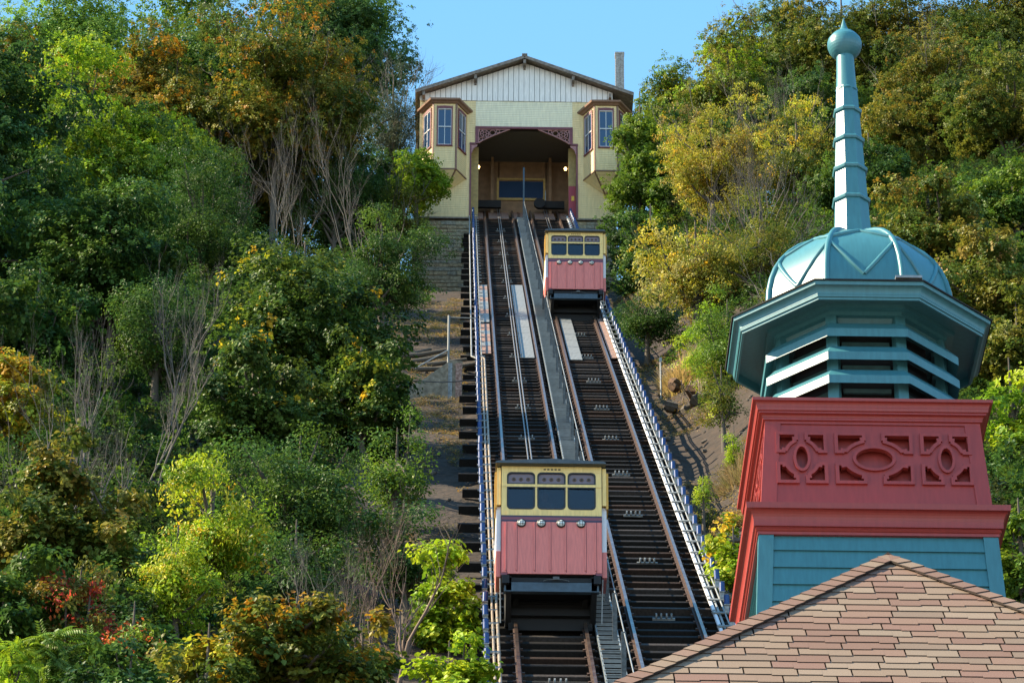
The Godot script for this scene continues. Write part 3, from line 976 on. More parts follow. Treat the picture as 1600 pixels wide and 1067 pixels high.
func build_station() -> void:
	var st := thing("upper_station", Vector3.ZERO, "cream clapboard upper station with two bay windows at the head of the tracks", "building")
	put("siding", clapboard([[-2.40, 0.42, 116.22, 123.86], [6.38, 8.36, 116.22, 123.86], [0.42, 0.72, 121.06, 123.86], [6.10, 6.38, 121.06, 123.86]], ZF), M.cream, st)
	put("pale_siding", clapboard([[0.72, 6.10, 122.16, 123.86]], ZF), M.pale, st).set_meta("label", "paler clapboards above the opening")
	var cl := Vector3(-2.95, 123.98, 0)
	# walls behind the boards and back of the house
	var w := MB.new()
	for r in [[-2.40, 0.40, 116.2, 124.2], [6.40, 8.36, 116.2, 124.2]]:
		w.box(Vector3((r[0] + r[1]) / 2.0, (r[2] + r[3]) / 2.0, ZF - 0.14), Vector3(r[1] - r[0], r[3] - r[2], 0.2))
	w.box(Vector3(3.4, 123.2, ZF - 0.14), Vector3(6.0, 1.95, 0.2))
	for x in [-2.33, 8.29]:
		w.box(Vector3(x, 120.2, ZF - 6.3), Vector3(0.14, 8.0, 12.0))
	w.box(Vector3(2.98, 120.2, ZF - 12.4), Vector3(10.6, 8.0, 0.2))
	put("wall", w.done(), M.cream, st)
	# gable of upright boards, each its own piece
	var ridge := Vector2(3.42, 126.42)
	var eave := 124.08
	var roofline := func(x: float) -> float: return lerpf(ridge.y, eave, absf(x - ridge.x) / 6.0)
	var x := -2.44
	while x < 8.36:
		var e := minf(x + 0.292, 8.38)
		var b := MB.new()
		var p := PackedVector2Array([Vector2(x + 0.014, 123.87), Vector2(e - 0.014, 123.87), Vector2(e - 0.014, roofline.call(e)), Vector2(x + 0.014, roofline.call(x))])
		if x < ridge.x and e > ridge.x:
			p = PackedVector2Array([Vector2(x + 0.006, 123.87), Vector2(e - 0.006, 123.87), Vector2(e - 0.006, roofline.call(e)), Vector2(ridge.x, ridge.y), Vector2(x + 0.006, roofline.call(x))])
		var z := ZF + 0.05 + rng.randf_range(-0.012, 0.012)
		b.poly(p, z - 0.03, z)
		put("gable_board", b.done(), M.white_board, st)
		x += 0.292
	var bk := MB.new()
	bk.poly(PackedVector2Array([Vector2(-2.4, 123.88), Vector2(8.34, 123.88), Vector2(8.34, roofline.call(8.34)), ridge, Vector2(-2.4, roofline.call(-2.4))]), ZF - 0.15, ZF + 0.008)
	put("gable_back", bk.done(), M.seam, st)
	# roof slabs with a deep overhang
	var rf := MB.new()
	for s in [-1.0, 1.0]:
		var a := Vector2(ridge.x, ridge.y + 0.16)
		var b := Vector2(ridge.x + s * 6.1, ridge.y + 0.16 - 6.1 * (ridge.y - eave) / 6.0)
		var pts := PackedVector2Array([a, b, b - Vector2(0, 0.07), a - Vector2(0, 0.07)])
		rf.poly(pts, ZF - 12.8, ZF + 0.62)
	put("roof", rf.done(), M.roof_grey, st)
	var brg := MB.new()
	for s in [-1.0, 1.0]:
		brg.beam(Vector3(ridge.x + s * 0.02, ridge.y + 0.02, ZF + 0.60), Vector3(ridge.x + s * 6.08, ridge.y - 6.08 * (ridge.y - eave) / 6.0, ZF + 0.60), 0.05, 0.13)
	put("barge_board", brg.done(), M.roof_grey, st)
	var cap := MB.new()
	cap.box(Vector3(ridge.x, ridge.y + 0.2, ZF - 6.0), Vector3(0.3, 0.1, 13.3))
	put("ridge_cap", cap.done(), M.roof_grey, st)
	for e in [[ridge.x, 126.22], [0.68, 125.15], [6.14, 125.15], [-2.2, 124.02], [8.2, 124.02]]:
		var m := MB.new()
		m.box(Vector3(e[0], e[1] - 0.02, ZF + 0.29), Vector3(0.15, 0.26, 0.56))
		m.box(Vector3(e[0], e[1] - 0.14, ZF + 0.10), Vector3(0.12, 0.26, 0.12))
		put("purlin_end", m.done(), M.roof_grey, st)
	bay(st, -1.0)
	bay(st, 7.93)
	# the opening: trims, brackets, fretwork
	var tm := MB.new()
	tm.box(Vector3(3.41, 122.10, ZF + 0.03), Vector3(5.42, 0.13, 0.10))
	for s in [-1.0, 1.0]:
		tm.box(Vector3(3.41 + s * 2.63, 121.56, ZF + 0.028), Vector3(0.16, 1.05, 0.096))
		tm.box(Vector3(3.40 + s * 2.95, 118.62, ZF + 0.03), Vector3(0.09, 4.80, 0.10))
		tm.box(Vector3(3.40 + s * 2.83, 121.03, ZF + 0.035), Vector3(0.36, 0.10, 0.12))
	put("opening_trim", tm.done(), M.maroon, st)
	for s in [-1.0, 1.0]:
		var fr := group_node("fretwork_bracket", st)
		var o := Vector3(3.41 + s * 2.55, 122.03, ZF + 0.0)
		var rim := MB.new()
		rim.beam(o + Vector3(0, -0.02, 0), o + Vector3(-s * 1.75, -0.02, 0), 0.05, 0.06)
		rim.beam(o + Vector3(-s * 0.03, 0, 0), o + Vector3(-s * 0.03, -0.92, 0), 0.05, 0.06, Vector3.BACK)
		var arc := []
		for i in 9:
			var t := i / 8.0
			arc.append(o + Vector3(-s * (0.02 + 1.75 * t), -0.92 + 0.92 * pow(t, 0.85), 0))
		rim.tube(arc, 0.045, 0.035, 6)
		put("rim", rim.done(), M.dusty_pink, fr)
		var rs := MB.new()
		for c in [[0.36, -0.32, 0.24], [0.36, -0.32, 0.10], [0.80, -0.24, 0.16], [1.10, -0.15, 0.10], [0.16, -0.66, 0.09], [0.62, -0.47, 0.08], [0.14, -0.12, 0.08]]:
			var loop := []
			for i in 17:
				loop.append(o + Vector3(-s * (c[0] + cos(TAU * i / 16.0) * c[2]), c[1] + sin(TAU * i / 16.0) * c[2], 0))
			rs.tube(loop, 0.026, 0.026, 5, false)
		for i in 6:
			var a := TAU * i / 6.0
			rs.beam(o + Vector3(-s * (0.36 + cos(a) * 0.10), -0.32 + sin(a) * 0.10, 0), o + Vector3(-s * (0.36 + cos(a) * 0.24), -0.32 + sin(a) * 0.24, 0), 0.035, 0.04, Vector3.BACK)
		put("scrollwork", rs.done(), M.dusty_pink, fr)
		var br := MB.new()
		var sm := [Vector2(0, 0), Vector2(-s * 0.34, 0), Vector2(-s * 0.30, -0.10), Vector2(-s * 0.18, -0.18), Vector2(-s * 0.08, -0.32), Vector2(-s * 0.04, -0.52), Vector2(0, -0.55)]
		br.poly(PackedVector2Array(sm), -0.03, 0.05, Transform3D(Basis.IDENTITY, Vector3(3.40 + s * 2.91, 120.96, ZF)))
		put("small_bracket", br.done(), M.dusty_pink, st)
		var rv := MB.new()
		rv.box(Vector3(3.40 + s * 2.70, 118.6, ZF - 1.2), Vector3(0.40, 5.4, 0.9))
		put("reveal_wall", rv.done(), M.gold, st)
	# the mouth behind: ceiling, back wall, dark band of glass
	var ce := MB.new()
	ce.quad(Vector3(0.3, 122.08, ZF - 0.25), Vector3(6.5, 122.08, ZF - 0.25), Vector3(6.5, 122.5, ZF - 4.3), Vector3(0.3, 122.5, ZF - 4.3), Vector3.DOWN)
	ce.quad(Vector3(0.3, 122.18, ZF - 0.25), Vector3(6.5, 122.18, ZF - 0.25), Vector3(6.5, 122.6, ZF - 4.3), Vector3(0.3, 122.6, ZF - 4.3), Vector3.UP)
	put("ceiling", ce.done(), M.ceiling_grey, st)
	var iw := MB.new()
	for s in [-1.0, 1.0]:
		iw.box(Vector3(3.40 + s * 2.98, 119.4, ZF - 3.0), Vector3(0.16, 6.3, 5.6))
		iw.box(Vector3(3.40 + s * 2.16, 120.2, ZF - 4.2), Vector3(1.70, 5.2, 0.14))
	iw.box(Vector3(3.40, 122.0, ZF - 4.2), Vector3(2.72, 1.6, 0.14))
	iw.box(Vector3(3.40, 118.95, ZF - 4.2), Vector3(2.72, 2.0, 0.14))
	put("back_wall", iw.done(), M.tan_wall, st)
	var bwf := MB.new()
	bwf.box(Vector3(3.33, 121.30, ZF - 4.1), Vector3(2.74, 0.12, 0.1))
	bwf.box(Vector3(3.33, 119.98, ZF - 4.1), Vector3(2.74, 0.14, 0.1))
	for e in [2.02, 4.64]:
		bwf.box(Vector3(e, 120.64, ZF - 4.1), Vector3(0.12, 1.2, 0.1))
	put("back_window_frame", bwf.done(), M.gold, st)
	var bw := MB.new()
	bw.box(Vector3(3.33, 120.64, ZF - 4.15), Vector3(2.5, 1.22, 0.03))
	put("back_window", bw.done(), M.window_glass, st)
	for e in [1.7, 4.95]:
		var po := MB.new()
		po.box(Vector3(e, 120.3, ZF - 3.6), Vector3(0.16, 4.4, 0.16))
		put("inside_post", po.done(), M.tan_wall, st)
	for e in [1.45, 5.0]:
		var buf := MB.new()
		buf.box(Vector3(e, 119.2, ZF - 3.4), Vector3(1.5, 0.45, 0.2))
		put("buffer_stop", buf.done(), M.steel_dark, st)
	var whl := MB.new()
	whl.tube([Vector3(4.35, 119.05, ZF - 3.1), Vector3(4.35, 119.05, ZF - 2.9)], 0.32, 0.32, 16)
	put("rope_wheel", whl.done(), M.steel_dark, st)
	var dm := MB.new()
	dm.box(Vector3(6.10, 117.5, ZF - 0.72), Vector3(0.40, 2.6, 0.05))
	put("door", dm.done(), M.door_red, st)
	var dsg := MB.new()
	dsg.box(Vector3(6.14, 118.0, ZF - 0.685), Vector3(0.16, 0.3, 0.012))
	put("door_sign", dsg.done(), M.sign_yellow, st)
	# planks between the rails inside the mouth
	var k := 0
	for px in [0.95, 2.05, 3.05, 3.28, 4.6, 5.65]:
		for j in 6:
			var p := MB.new()
			var s := 233.9 + j * 0.95
			p.beam(on_track(px, s, -0.13), on_track(px, s + 0.9, -0.13), [0.5, 1.1, 0.4, 0.4, 1.1, 0.5][k % 6], 0.06, Vector3(0, cos(SLOPE), sin(SLOPE)))
			put("floor_plank", p.done(), M.plate_rust if (k + j) % 3 != 1 else M.plank_pink, st)
		k += 1
	for e in [[0.74, 120.1], [5.9, 120.05]]:
		var l := group_node("wall_lamp", st, Vector3(e[0] + (0.16 if e[0] < 3.0 else -0.16), e[1], ZF - 0.9))
		var bm := MB.new()
		bm.lathe([Vector2(0.0, -0.10), Vector2(0.06, -0.08), Vector2(0.09, 0.0), Vector2(0.06, 0.08), Vector2(0.0, 0.1)], 12)
		put("bulb", bm.done(), M.bulb, l)
		var li := OmniLight3D.new()
		li.name = "glow"
		li.light_color = Color(1.0, 0.78, 0.48)
		li.light_energy = 0.04
		li.light_size = 0.08
		li.omni_range = 12.0
		li.omni_attenuation = 2.0
		li.shadow_enabled = true
		l.add_child(li)
	# stone footing, stone by stone where it shows
	var fo := group_node("foundation", st)
	var core := MB.new()
	for r in [[-2.55, 0.5], [6.3, 8.5]]:
		core.box(Vector3((r[0] + r[1]) / 2.0, 113.1, ZF - 0.6), Vector3(r[1] - r[0], 6.0, 1.1))
	core.box(Vector3(3.4, 112.8, ZF - 1.2), Vector3(6.4, 5.4, 0.8))
	put("core", core.done(), M.mortar, fo)
	for r in [[-2.58, 0.52], [6.28, 8.52]]:
		var y := 110.6
		var row := 0
		while y < 116.0:
			var h := minf(rng.randf_range(0.20, 0.30), 116.12 - y)
			var sx: float = r[0]
			while sx < r[1] - 0.02:
				var lw := minf(rng.randf_range(0.38, 0.85), r[1] - sx)
				if r[1] - sx - lw < 0.2:
					lw = r[1] - sx
				var b := MB.new()
				b.cbox(Vector3(sx + lw / 2.0, y + h / 2.0, ZF - 0.03 + rng.randf_range(-0.02, 0.03)), Vector3(lw - 0.02, h - 0.018, 0.16), 0.022, Basis(Vector3.BACK, rng.randf_range(-0.01, 0.01)))
				put("stone", b.done(), M[["stone", "stone_warm", "stone_cool", "stone"][rng.randi() % 4]], fo)
				sx += lw
			y += h
			row += 1
	var sill := MB.new()
	for r in [[-2.6, 0.45], [6.35, 8.54]]:
		sill.box(Vector3((r[0] + r[1]) / 2.0, 116.17, ZF + 0.02), Vector3(r[1] - r[0], 0.09, 0.24))
	put("sill_board", sill.done(), M.roof_grey, st)
	var ch := thing("chimney", Vector3(8.9, 0, ZF - 3.0), "slim grey brick chimney rising behind the station's right eave", "chimney")
	var cb := MB.new()
	var y := 121.0
	var r := 0
	while y < 129.0:
		for f in 4:
			var d := Basis(Vector3.UP, PI / 2.0 * f)
			for e in 2:
				var o := (0.0 if r % 2 == 0 else 0.06)
				cb.box(d * Vector3(-0.115 + 0.23 * e + o - 0.03, 0, 0.205) + Vector3.UP * (y + 0.035), Vector3(0.21, 0.065, 0.06), d)
		y += 0.078
		r += 1
	put("brickwork", cb.done(), M.chimney, ch, "stuff")
	var cc := MB.new()
	cc.box(Vector3(0, 125.0, 0), Vector3(0.40, 8.0, 0.40))
	put("core", cc.done(), M.mortar, ch)
	var ct := MB.new()
	ct.box(Vector3(0, 129.05, 0), Vector3(0.54, 0.12, 0.54))
	put("cap", ct.done(), M.chimney, ch)
# ---------------------------------------------------------------- cupola tower
func csg_poly(parent: Node3D, pts: PackedVector2Array, depth: float, z: float, op: int, m: Material) -> void:
	var p := CSGPolygon3D.new()
	p.polygon = pts
	p.depth = depth
	p.position.z = z + depth
	p.operation = op
	p.material = m
	parent.add_child(p, true)

func ellipse(c: Vector2, rx: float, ry: float, k := 28) -> PackedVector2Array:
	var o := PackedVector2Array()
	for i in k:
		o.append(c + Vector2(cos(TAU * i / k) * rx, sin(TAU * i / k) * ry))
	return o

func corner_cut(c: Vector2, sx: float, sy: float, hw: float, hh: float, ex: float, ey: float) -> PackedVector2Array:
	# outline of one pierced corner: square outside, an ellipse bite inside with a small step at both ends
	var o := PackedVector2Array()
	var st := 0.018
	var x0 := ex * 0.36
	var y0 := ey * 0.40
	var pts := [Vector2(hw, hh), Vector2(hw, y0), Vector2(hw - st, y0), Vector2(hw - st, y0 + st)]
	var a0 := atan2((y0 + st) / ey, (hw - st * 2.0) / ex)
	var a1 := atan2((hh - st * 2.0) / ey, (x0 + st) / ex)
	for i in 9:
		var a := lerpf(a0, a1, i / 8.0)
		pts.append(Vector2(minf(cos(a) * ex, hw - st), minf(sin(a) * ey, hh - st)))
	pts.append_array([Vector2(x0 + st, hh - st), Vector2(x0, hh - st), Vector2(x0, hh)])
	for p in pts:
		o.append(c + Vector2(p.x * sx, p.y * sy))
	if Geometry2D.is_polygon_clockwise(o):
		o.reverse()
	return o

func grown(p: PackedVector2Array, d: float) -> PackedVector2Array:
	var r := Geometry2D.offset_polygon(p, d, Geometry2D.JOIN_MITER)
	return r[0]

func build_cupola() -> void:
	var c := Vector3(3.07, 0, -27.4)
	var t := thing("cupola_tower", c, "square teal and red cupola with louvres, domed cap and tall spire behind the shingled roof", "cupola tower")
	# teal shaft of lapped boards, a little wider towards its foot
	var wall := func(y: float) -> float: return 0.862 + (13.44 - y) * 0.05
	for f in 4:
		var b := Basis(Vector3.UP, PI / 2.0 * f)
		var y := 13.445
		while y > 10.9:
			var w0: float = wall.call(y)
			var w1: float = wall.call(y - 0.141)
			var mb := MB.new()
			var i := 0.095
			mb.hexa([b * Vector3(-w1 + i, y - 0.141, w1 - 0.05), b * Vector3(w1 - i, y - 0.141, w1 - 0.05), b * Vector3(w1 - i, y - 0.141, w1 + 0.004), b * Vector3(-w1 + i, y - 0.141, w1 + 0.004), b * Vector3(-w0 + i, y, w0 - 0.05), b * Vector3(w0 - i, y, w0 - 0.05), b * Vector3(w0 - i, y, w0 - 0.012), b * Vector3(-w0 + i, y, w0 - 0.012)])
			put("siding_board", mb.done(), M.teal, t)
			y -= 0.141
		var p := MB.new()
		var a0: float = wall.call(13.445) + 0.012
		var a1: float = wall.call(10.9) + 0.012
		p.hexa([b * Vector3(a1 - 0.11, 10.9, a1 - 0.11), b * Vector3(a1, 10.9, a1 - 0.11), b * Vector3(a1, 10.9, a1), b * Vector3(a1 - 0.11, 10.9, a1), b * Vector3(a0 - 0.11, 13.445, a0 - 0.11), b * Vector3(a0, 13.445, a0 - 0.11), b * Vector3(a0, 13.445, a0), b * Vector3(a0 - 0.11, 13.445, a0)])
		put("corner_board", p.done(), M.teal, t)
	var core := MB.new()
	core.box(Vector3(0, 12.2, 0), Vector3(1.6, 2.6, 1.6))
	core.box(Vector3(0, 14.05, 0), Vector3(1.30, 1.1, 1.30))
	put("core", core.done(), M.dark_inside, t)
	var cove := func(a: Vector2, b: Vector2, k := 6) -> Array:   # quarter hollow from a (inner, low) to b (outer, high)
		var o := []
		for i in k + 1:
			var q := PI / 2.0 * i / k
			o.append(Vector2(lerpf(a.x, b.x, 1.0 - cos(q)), lerpf(a.y, b.y, sin(q))))
		return o
	# lower cornice
	var pr := [Vector2(0.84, 13.425), Vector2(0.884, 13.425), Vector2(0.884, 13.447), Vector2(0.893, 13.452), Vector2(0.900, 13.462), Vector2(0.893, 13.472), Vector2(0.893, 13.478), Vector2(0.912, 13.480), Vector2(0.912, 13.50)]
	pr.append_array(cove.call(Vector2(0.912, 13.505), Vector2(0.958, 13.598)))
	pr.append_array([Vector2(0.965, 13.600), Vector2(0.968, 13.645), Vector2(0.82, 13.685)])
	var mb1 := MB.new()
	mb1.ngon_sweep(pr, 4, Vector3.ZERO)
	put("lower_cornice", mb1.done(), M.red, t)
	# fretwork band
	for f in 4:
		var holder := Node3D.new()
		holder.name = "fretwork_panel"
		t.add_child(holder, true)
		holder.transform = Transform3D(Basis(Vector3.UP, PI / 2.0 * f) * Basis(Vector3.RIGHT, -0.066), Basis(Vector3.UP, PI / 2.0 * f) * Vector3(0, 14.09, 0.808))
		var hw := 0.742
		var mods := [[-0.535, 0.190, 0.14, 0.165, 0.043, 0.094, 0.064, 0.118], [0.0, 0.290, 0.235, 0.165, 0.136, 0.086, 0.160, 0.108], [0.535, 0.190, 0.14, 0.165, 0.043, 0.094, 0.064, 0.118]]
		if f < 2 or f == 3:
			var cg := CSGCombiner3D.new()
			cg.name = "pierced_board"
			holder.add_child(cg)
			csg_poly(cg, PackedVector2Array([Vector2(-hw, -0.42), Vector2(hw, -0.42), Vector2(hw, 0.315), Vector2(-hw, 0.315)]), 0.03, -0.03, CSGShape3D.OPERATION_UNION, M.red)
			for md in mods:
				var mc := Vector2(md[0], 0.0)
				var hh := 0.222
				for sx in [-1.0, 1.0]:
					for sy in [-1.0, 1.0]:
						var cut := corner_cut(mc, sx, sy, md[1] - 0.026, hh - 0.026, md[2], md[3])
						csg_poly(cg, grown(cut, 0.026), 0.022, -0.002, CSGShape3D.OPERATION_UNION, M.red)
						csg_poly(cg, cut, 0.08, -0.05, CSGShape3D.OPERATION_SUBTRACTION, M.red)
				csg_poly(cg, ellipse(mc, md[6], md[7]), 0.022, -0.002, CSGShape3D.OPERATION_UNION, M.red)
				csg_poly(cg, ellipse(mc, md[4], md[5]), 0.08, -0.05, CSGShape3D.OPERATION_SUBTRACTION, M.red)
		var bk := MB.new()
		bk.box(Vector3(0, 0, -0.085), Vector3(1.5, 0.62, 0.03))
		put("backing", bk.done(), M.red, holder)
		var b := Basis(Vector3.UP, PI / 2.0 * f)
		var cp := MB.new()
		cp.hexa([b * Vector3(0.74, 13.66, 0.74), b * Vector3(0.852, 13.66, 0.74), b * Vector3(0.852, 13.66, 0.852), b * Vector3(0.74, 13.66, 0.852), b * Vector3(0.68, 14.43, 0.68), b * Vector3(0.796, 14.43, 0.68), b * Vector3(0.796, 14.43, 0.796), b * Vector3(0.68, 14.43, 0.796)])
		put("corner_post", cp.done(), M.red, t)
	var pr2 := [Vector2(0.70, 14.385), Vector2(0.800, 14.385), Vector2(0.800, 14.405), Vector2(0.815, 14.410), Vector2(0.815, 14.428)]
	pr2.append_array(cove.call(Vector2(0.818, 14.430), Vector2(0.838, 14.450), 4))
	pr2.append_array([Vector2(0.845, 14.452), Vector2(0.845, 14.466), Vector2(0.856, 14.470), Vector2(0.860, 14.494)])
	pr2.append_array(cove.call(Vector2(0.862, 14.496), Vector2(0.884, 14.532), 5))
	pr2.append_array([Vector2(0.892, 14.534), Vector2(0.894, 14.558), Vector2(0.62, 14.60)])
	var mb2 := MB.new()
	mb2.ngon_sweep(pr2, 4, Vector3.ZERO)
	put("upper_cornice", mb2.done(), M.red, t)
	# eight-sided louvred lantern
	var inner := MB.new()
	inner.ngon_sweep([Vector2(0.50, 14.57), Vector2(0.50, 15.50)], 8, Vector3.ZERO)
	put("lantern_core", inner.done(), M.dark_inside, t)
	var sill := MB.new()
	sill.ngon_sweep([Vector2(0.5, 14.60), Vector2(0.70, 14.585), Vector2(0.70, 14.635), Vector2(0.60, 14.72), Vector2(0.5, 14.72)], 8, Vector3.ZERO)
	put("lantern_sill", sill.done(), M.teal, t)
	for k in 8:
		var b := Basis(Vector3.UP, TAU * (k + 0.5) / 8.0)
		var po := MB.new()
		po.box(b * Vector3(0, 15.03, 0.655), Vector3(0.085, 0.92, 0.07), b)
		put("lantern_post", po.done(), M.teal, t)
	var tq := tan(PI / 8.0)
	for k in 8:
		var b := Basis(Vector3.UP, TAU * k / 8.0)
		for e in 3:
			var y := 14.775 + 0.2005 * e
			var bl := MB.new()
			var ro := 0.735
			var ri := 0.665
			bl.hexa([b * Vector3(-ri * tq, y + 0.075, ri), b * Vector3(ri * tq, y + 0.075, ri), b * Vector3(ro * tq, y, ro), b * Vector3(-ro * tq, y, ro), b * Vector3(-ri * tq, y + 0.15, ri), b * Vector3(ri * tq, y + 0.15, ri), b * Vector3(ro * tq, y + 0.068, ro), b * Vector3(-ro * tq, y + 0.068, ro)])
			put("louvre_blade", bl.done(), M.teal, t)
			var sb := MB.new()
			sb.box(b * Vector3(0, y + 0.16, 0.56), Vector3(0.36, 0.035, 0.03), b)
			sb.box(b * Vector3(0, y + 0.02, 0.56), Vector3(0.36, 0.035, 0.03), b)
			put("screen_bar", sb.done(), M.teal_dull, t)
	var cap := [Vector2(0.50, 15.36), Vector2(0.60, 15.36), Vector2(0.615, 15.40), Vector2(0.655, 15.405), Vector2(0.66, 15.435), Vector2(0.715, 15.44), Vector2(0.72, 15.465), Vector2(0.895, 15.455), Vector2(0.90, 15.388), Vector2(0.918, 15.386), Vector2(0.920, 15.404), Vector2(0.930, 15.406), Vector2(0.932, 15.422)]
	cap.append_array(cove.call(Vector2(0.934, 15.424), Vector2(0.972, 15.480), 6))
	cap.append_array([Vector2(0.980, 15.482), Vector2(0.984, 15.512)])
	var cm := MB.new()
	cm.ngon_sweep(cap, 8, Vector3.ZERO)
	put("eaves_cornice", cm.done(), M.teal, t)
	var fl := MB.new()
	fl.ngon_sweep([Vector2(0.984, 15.512), Vector2(0.996, 15.510), Vector2(0.998, 15.521), Vector2(0.66, 15.62)], 8, Vector3.ZERO)
	put("eaves_flashing", fl.done(), M.flashing, t)
	var pa := MB.new()
	pa.beam(Vector3(0.20, 15.548, 0.955), Vector3(0.40, 15.548, 0.955), 0.09, 0.02)
	put("bright_patch", pa.done(), M.galvanised, t)
	# dome of eight gores with round ribs
	var dp := [Vector2(0.70, 15.60), Vector2(0.70, 15.72), Vector2(0.692, 15.82), Vector2(0.67, 15.93), Vector2(0.635, 16.03), Vector2(0.585, 16.125), Vector2(0.52, 16.21), Vector2(0.44, 16.285), Vector2(0.34, 16.35), Vector2(0.22, 16.41), Vector2(0.12, 16.45)]
	var dm := MB.new()
	dm.gores(dp, 8, Vector3.ZERO)
	put("dome", dm.done(), M.teal, t)
	var at_dome := func(k: float, u: float, side: float) -> Vector3:   # k gore index, u along the profile, side -1..1 across the gore
		var i := mini(int(u), dp.size() - 2)
		var q: Vector2 = dp[i].lerp(dp[i + 1], u - i)
		return Basis(Vector3.UP, TAU * k / 8.0) * Vector3(side * q.x * tq, q.y, q.x)
	for k in 8:
		var line := []
		for i in 21:
			line.append(at_dome.call(k, 0.5 * i, 1.0))
		var rb := MB.new()
		rb.tube(line, 0.026, 0.022, 8)
		put("dome_rib", rb.done(), M.teal, t)
		for e in [[1.25, 0.0, 4.6, -1.0], [1.25, 0.0, 4.6, 1.0], [6.7, 0.0, 5.3, -1.0], [6.7, 0.0, 5.3, 1.0]]:
			var ln := []
			for i in 9:
				var w := i / 8.0
				ln.append(at_dome.call(k, lerpf(e[0], e[2], w), lerpf(e[1], e[3], w)))
			var db := MB.new()
			db.tube(ln, 0.019, 0.019, 6)
			put("dome_strap", db.done(), M.teal, t)
	# spire
	var sp := MB.new()
	sp.ngon_sweep([Vector2(0.150, 16.40), Vector2(0.136, 16.60), Vector2(0.082, 17.86)], 8, Vector3.ZERO)
	put("spire", sp.done(), M.teal, t)
	for e in [[16.795, 0.130], [17.083, 0.118], [17.357, 0.106], [17.635, 0.0935]]:
		var r := MB.new()
		var q: float = e[1]
		r.ngon_sweep([Vector2(q - 0.01, e[0] - 0.022), Vector2(q + 0.012, e[0] - 0.016), Vector2(q + 0.018, e[0]), Vector2(q + 0.012, e[0] + 0.016), Vector2(q - 0.01, e[0] + 0.022)], 8, Vector3.ZERO)
		put("spire_ring", r.done(), M.teal, t)
	var shaft := MB.new()
	shaft.lathe([Vector2(0.090, 17.835), Vector2(0.090, 17.85), Vector2(0.083, 17.86), Vector2(0.076, 18.0), Vector2(0.070, 18.17)], 24)
	put("spire_shaft", shaft.done(), M.teal, t)
	var ball := []
	for i in 19:
		var a := -PI / 2.0 + PI * i / 18.0
		var rr := 0.139 if i <= 11 else 0.134
		ball.append(Vector2(cos(a) * rr, 18.29 + sin(a) * rr))
	var bm := MB.new()
	bm.lathe(ball, 32)
	put("finial_ball", bm.done(), M.teal, t)
	var fm := MB.new()
	fm.lathe([Vector2(0.042, 18.405), Vector2(0.040, 18.425), Vector2(0.026, 18.46), Vector2(0.010, 18.52), Vector2(0.0, 18.56)], 16)
	put("finial_tip", fm.done(), M.teal, t)

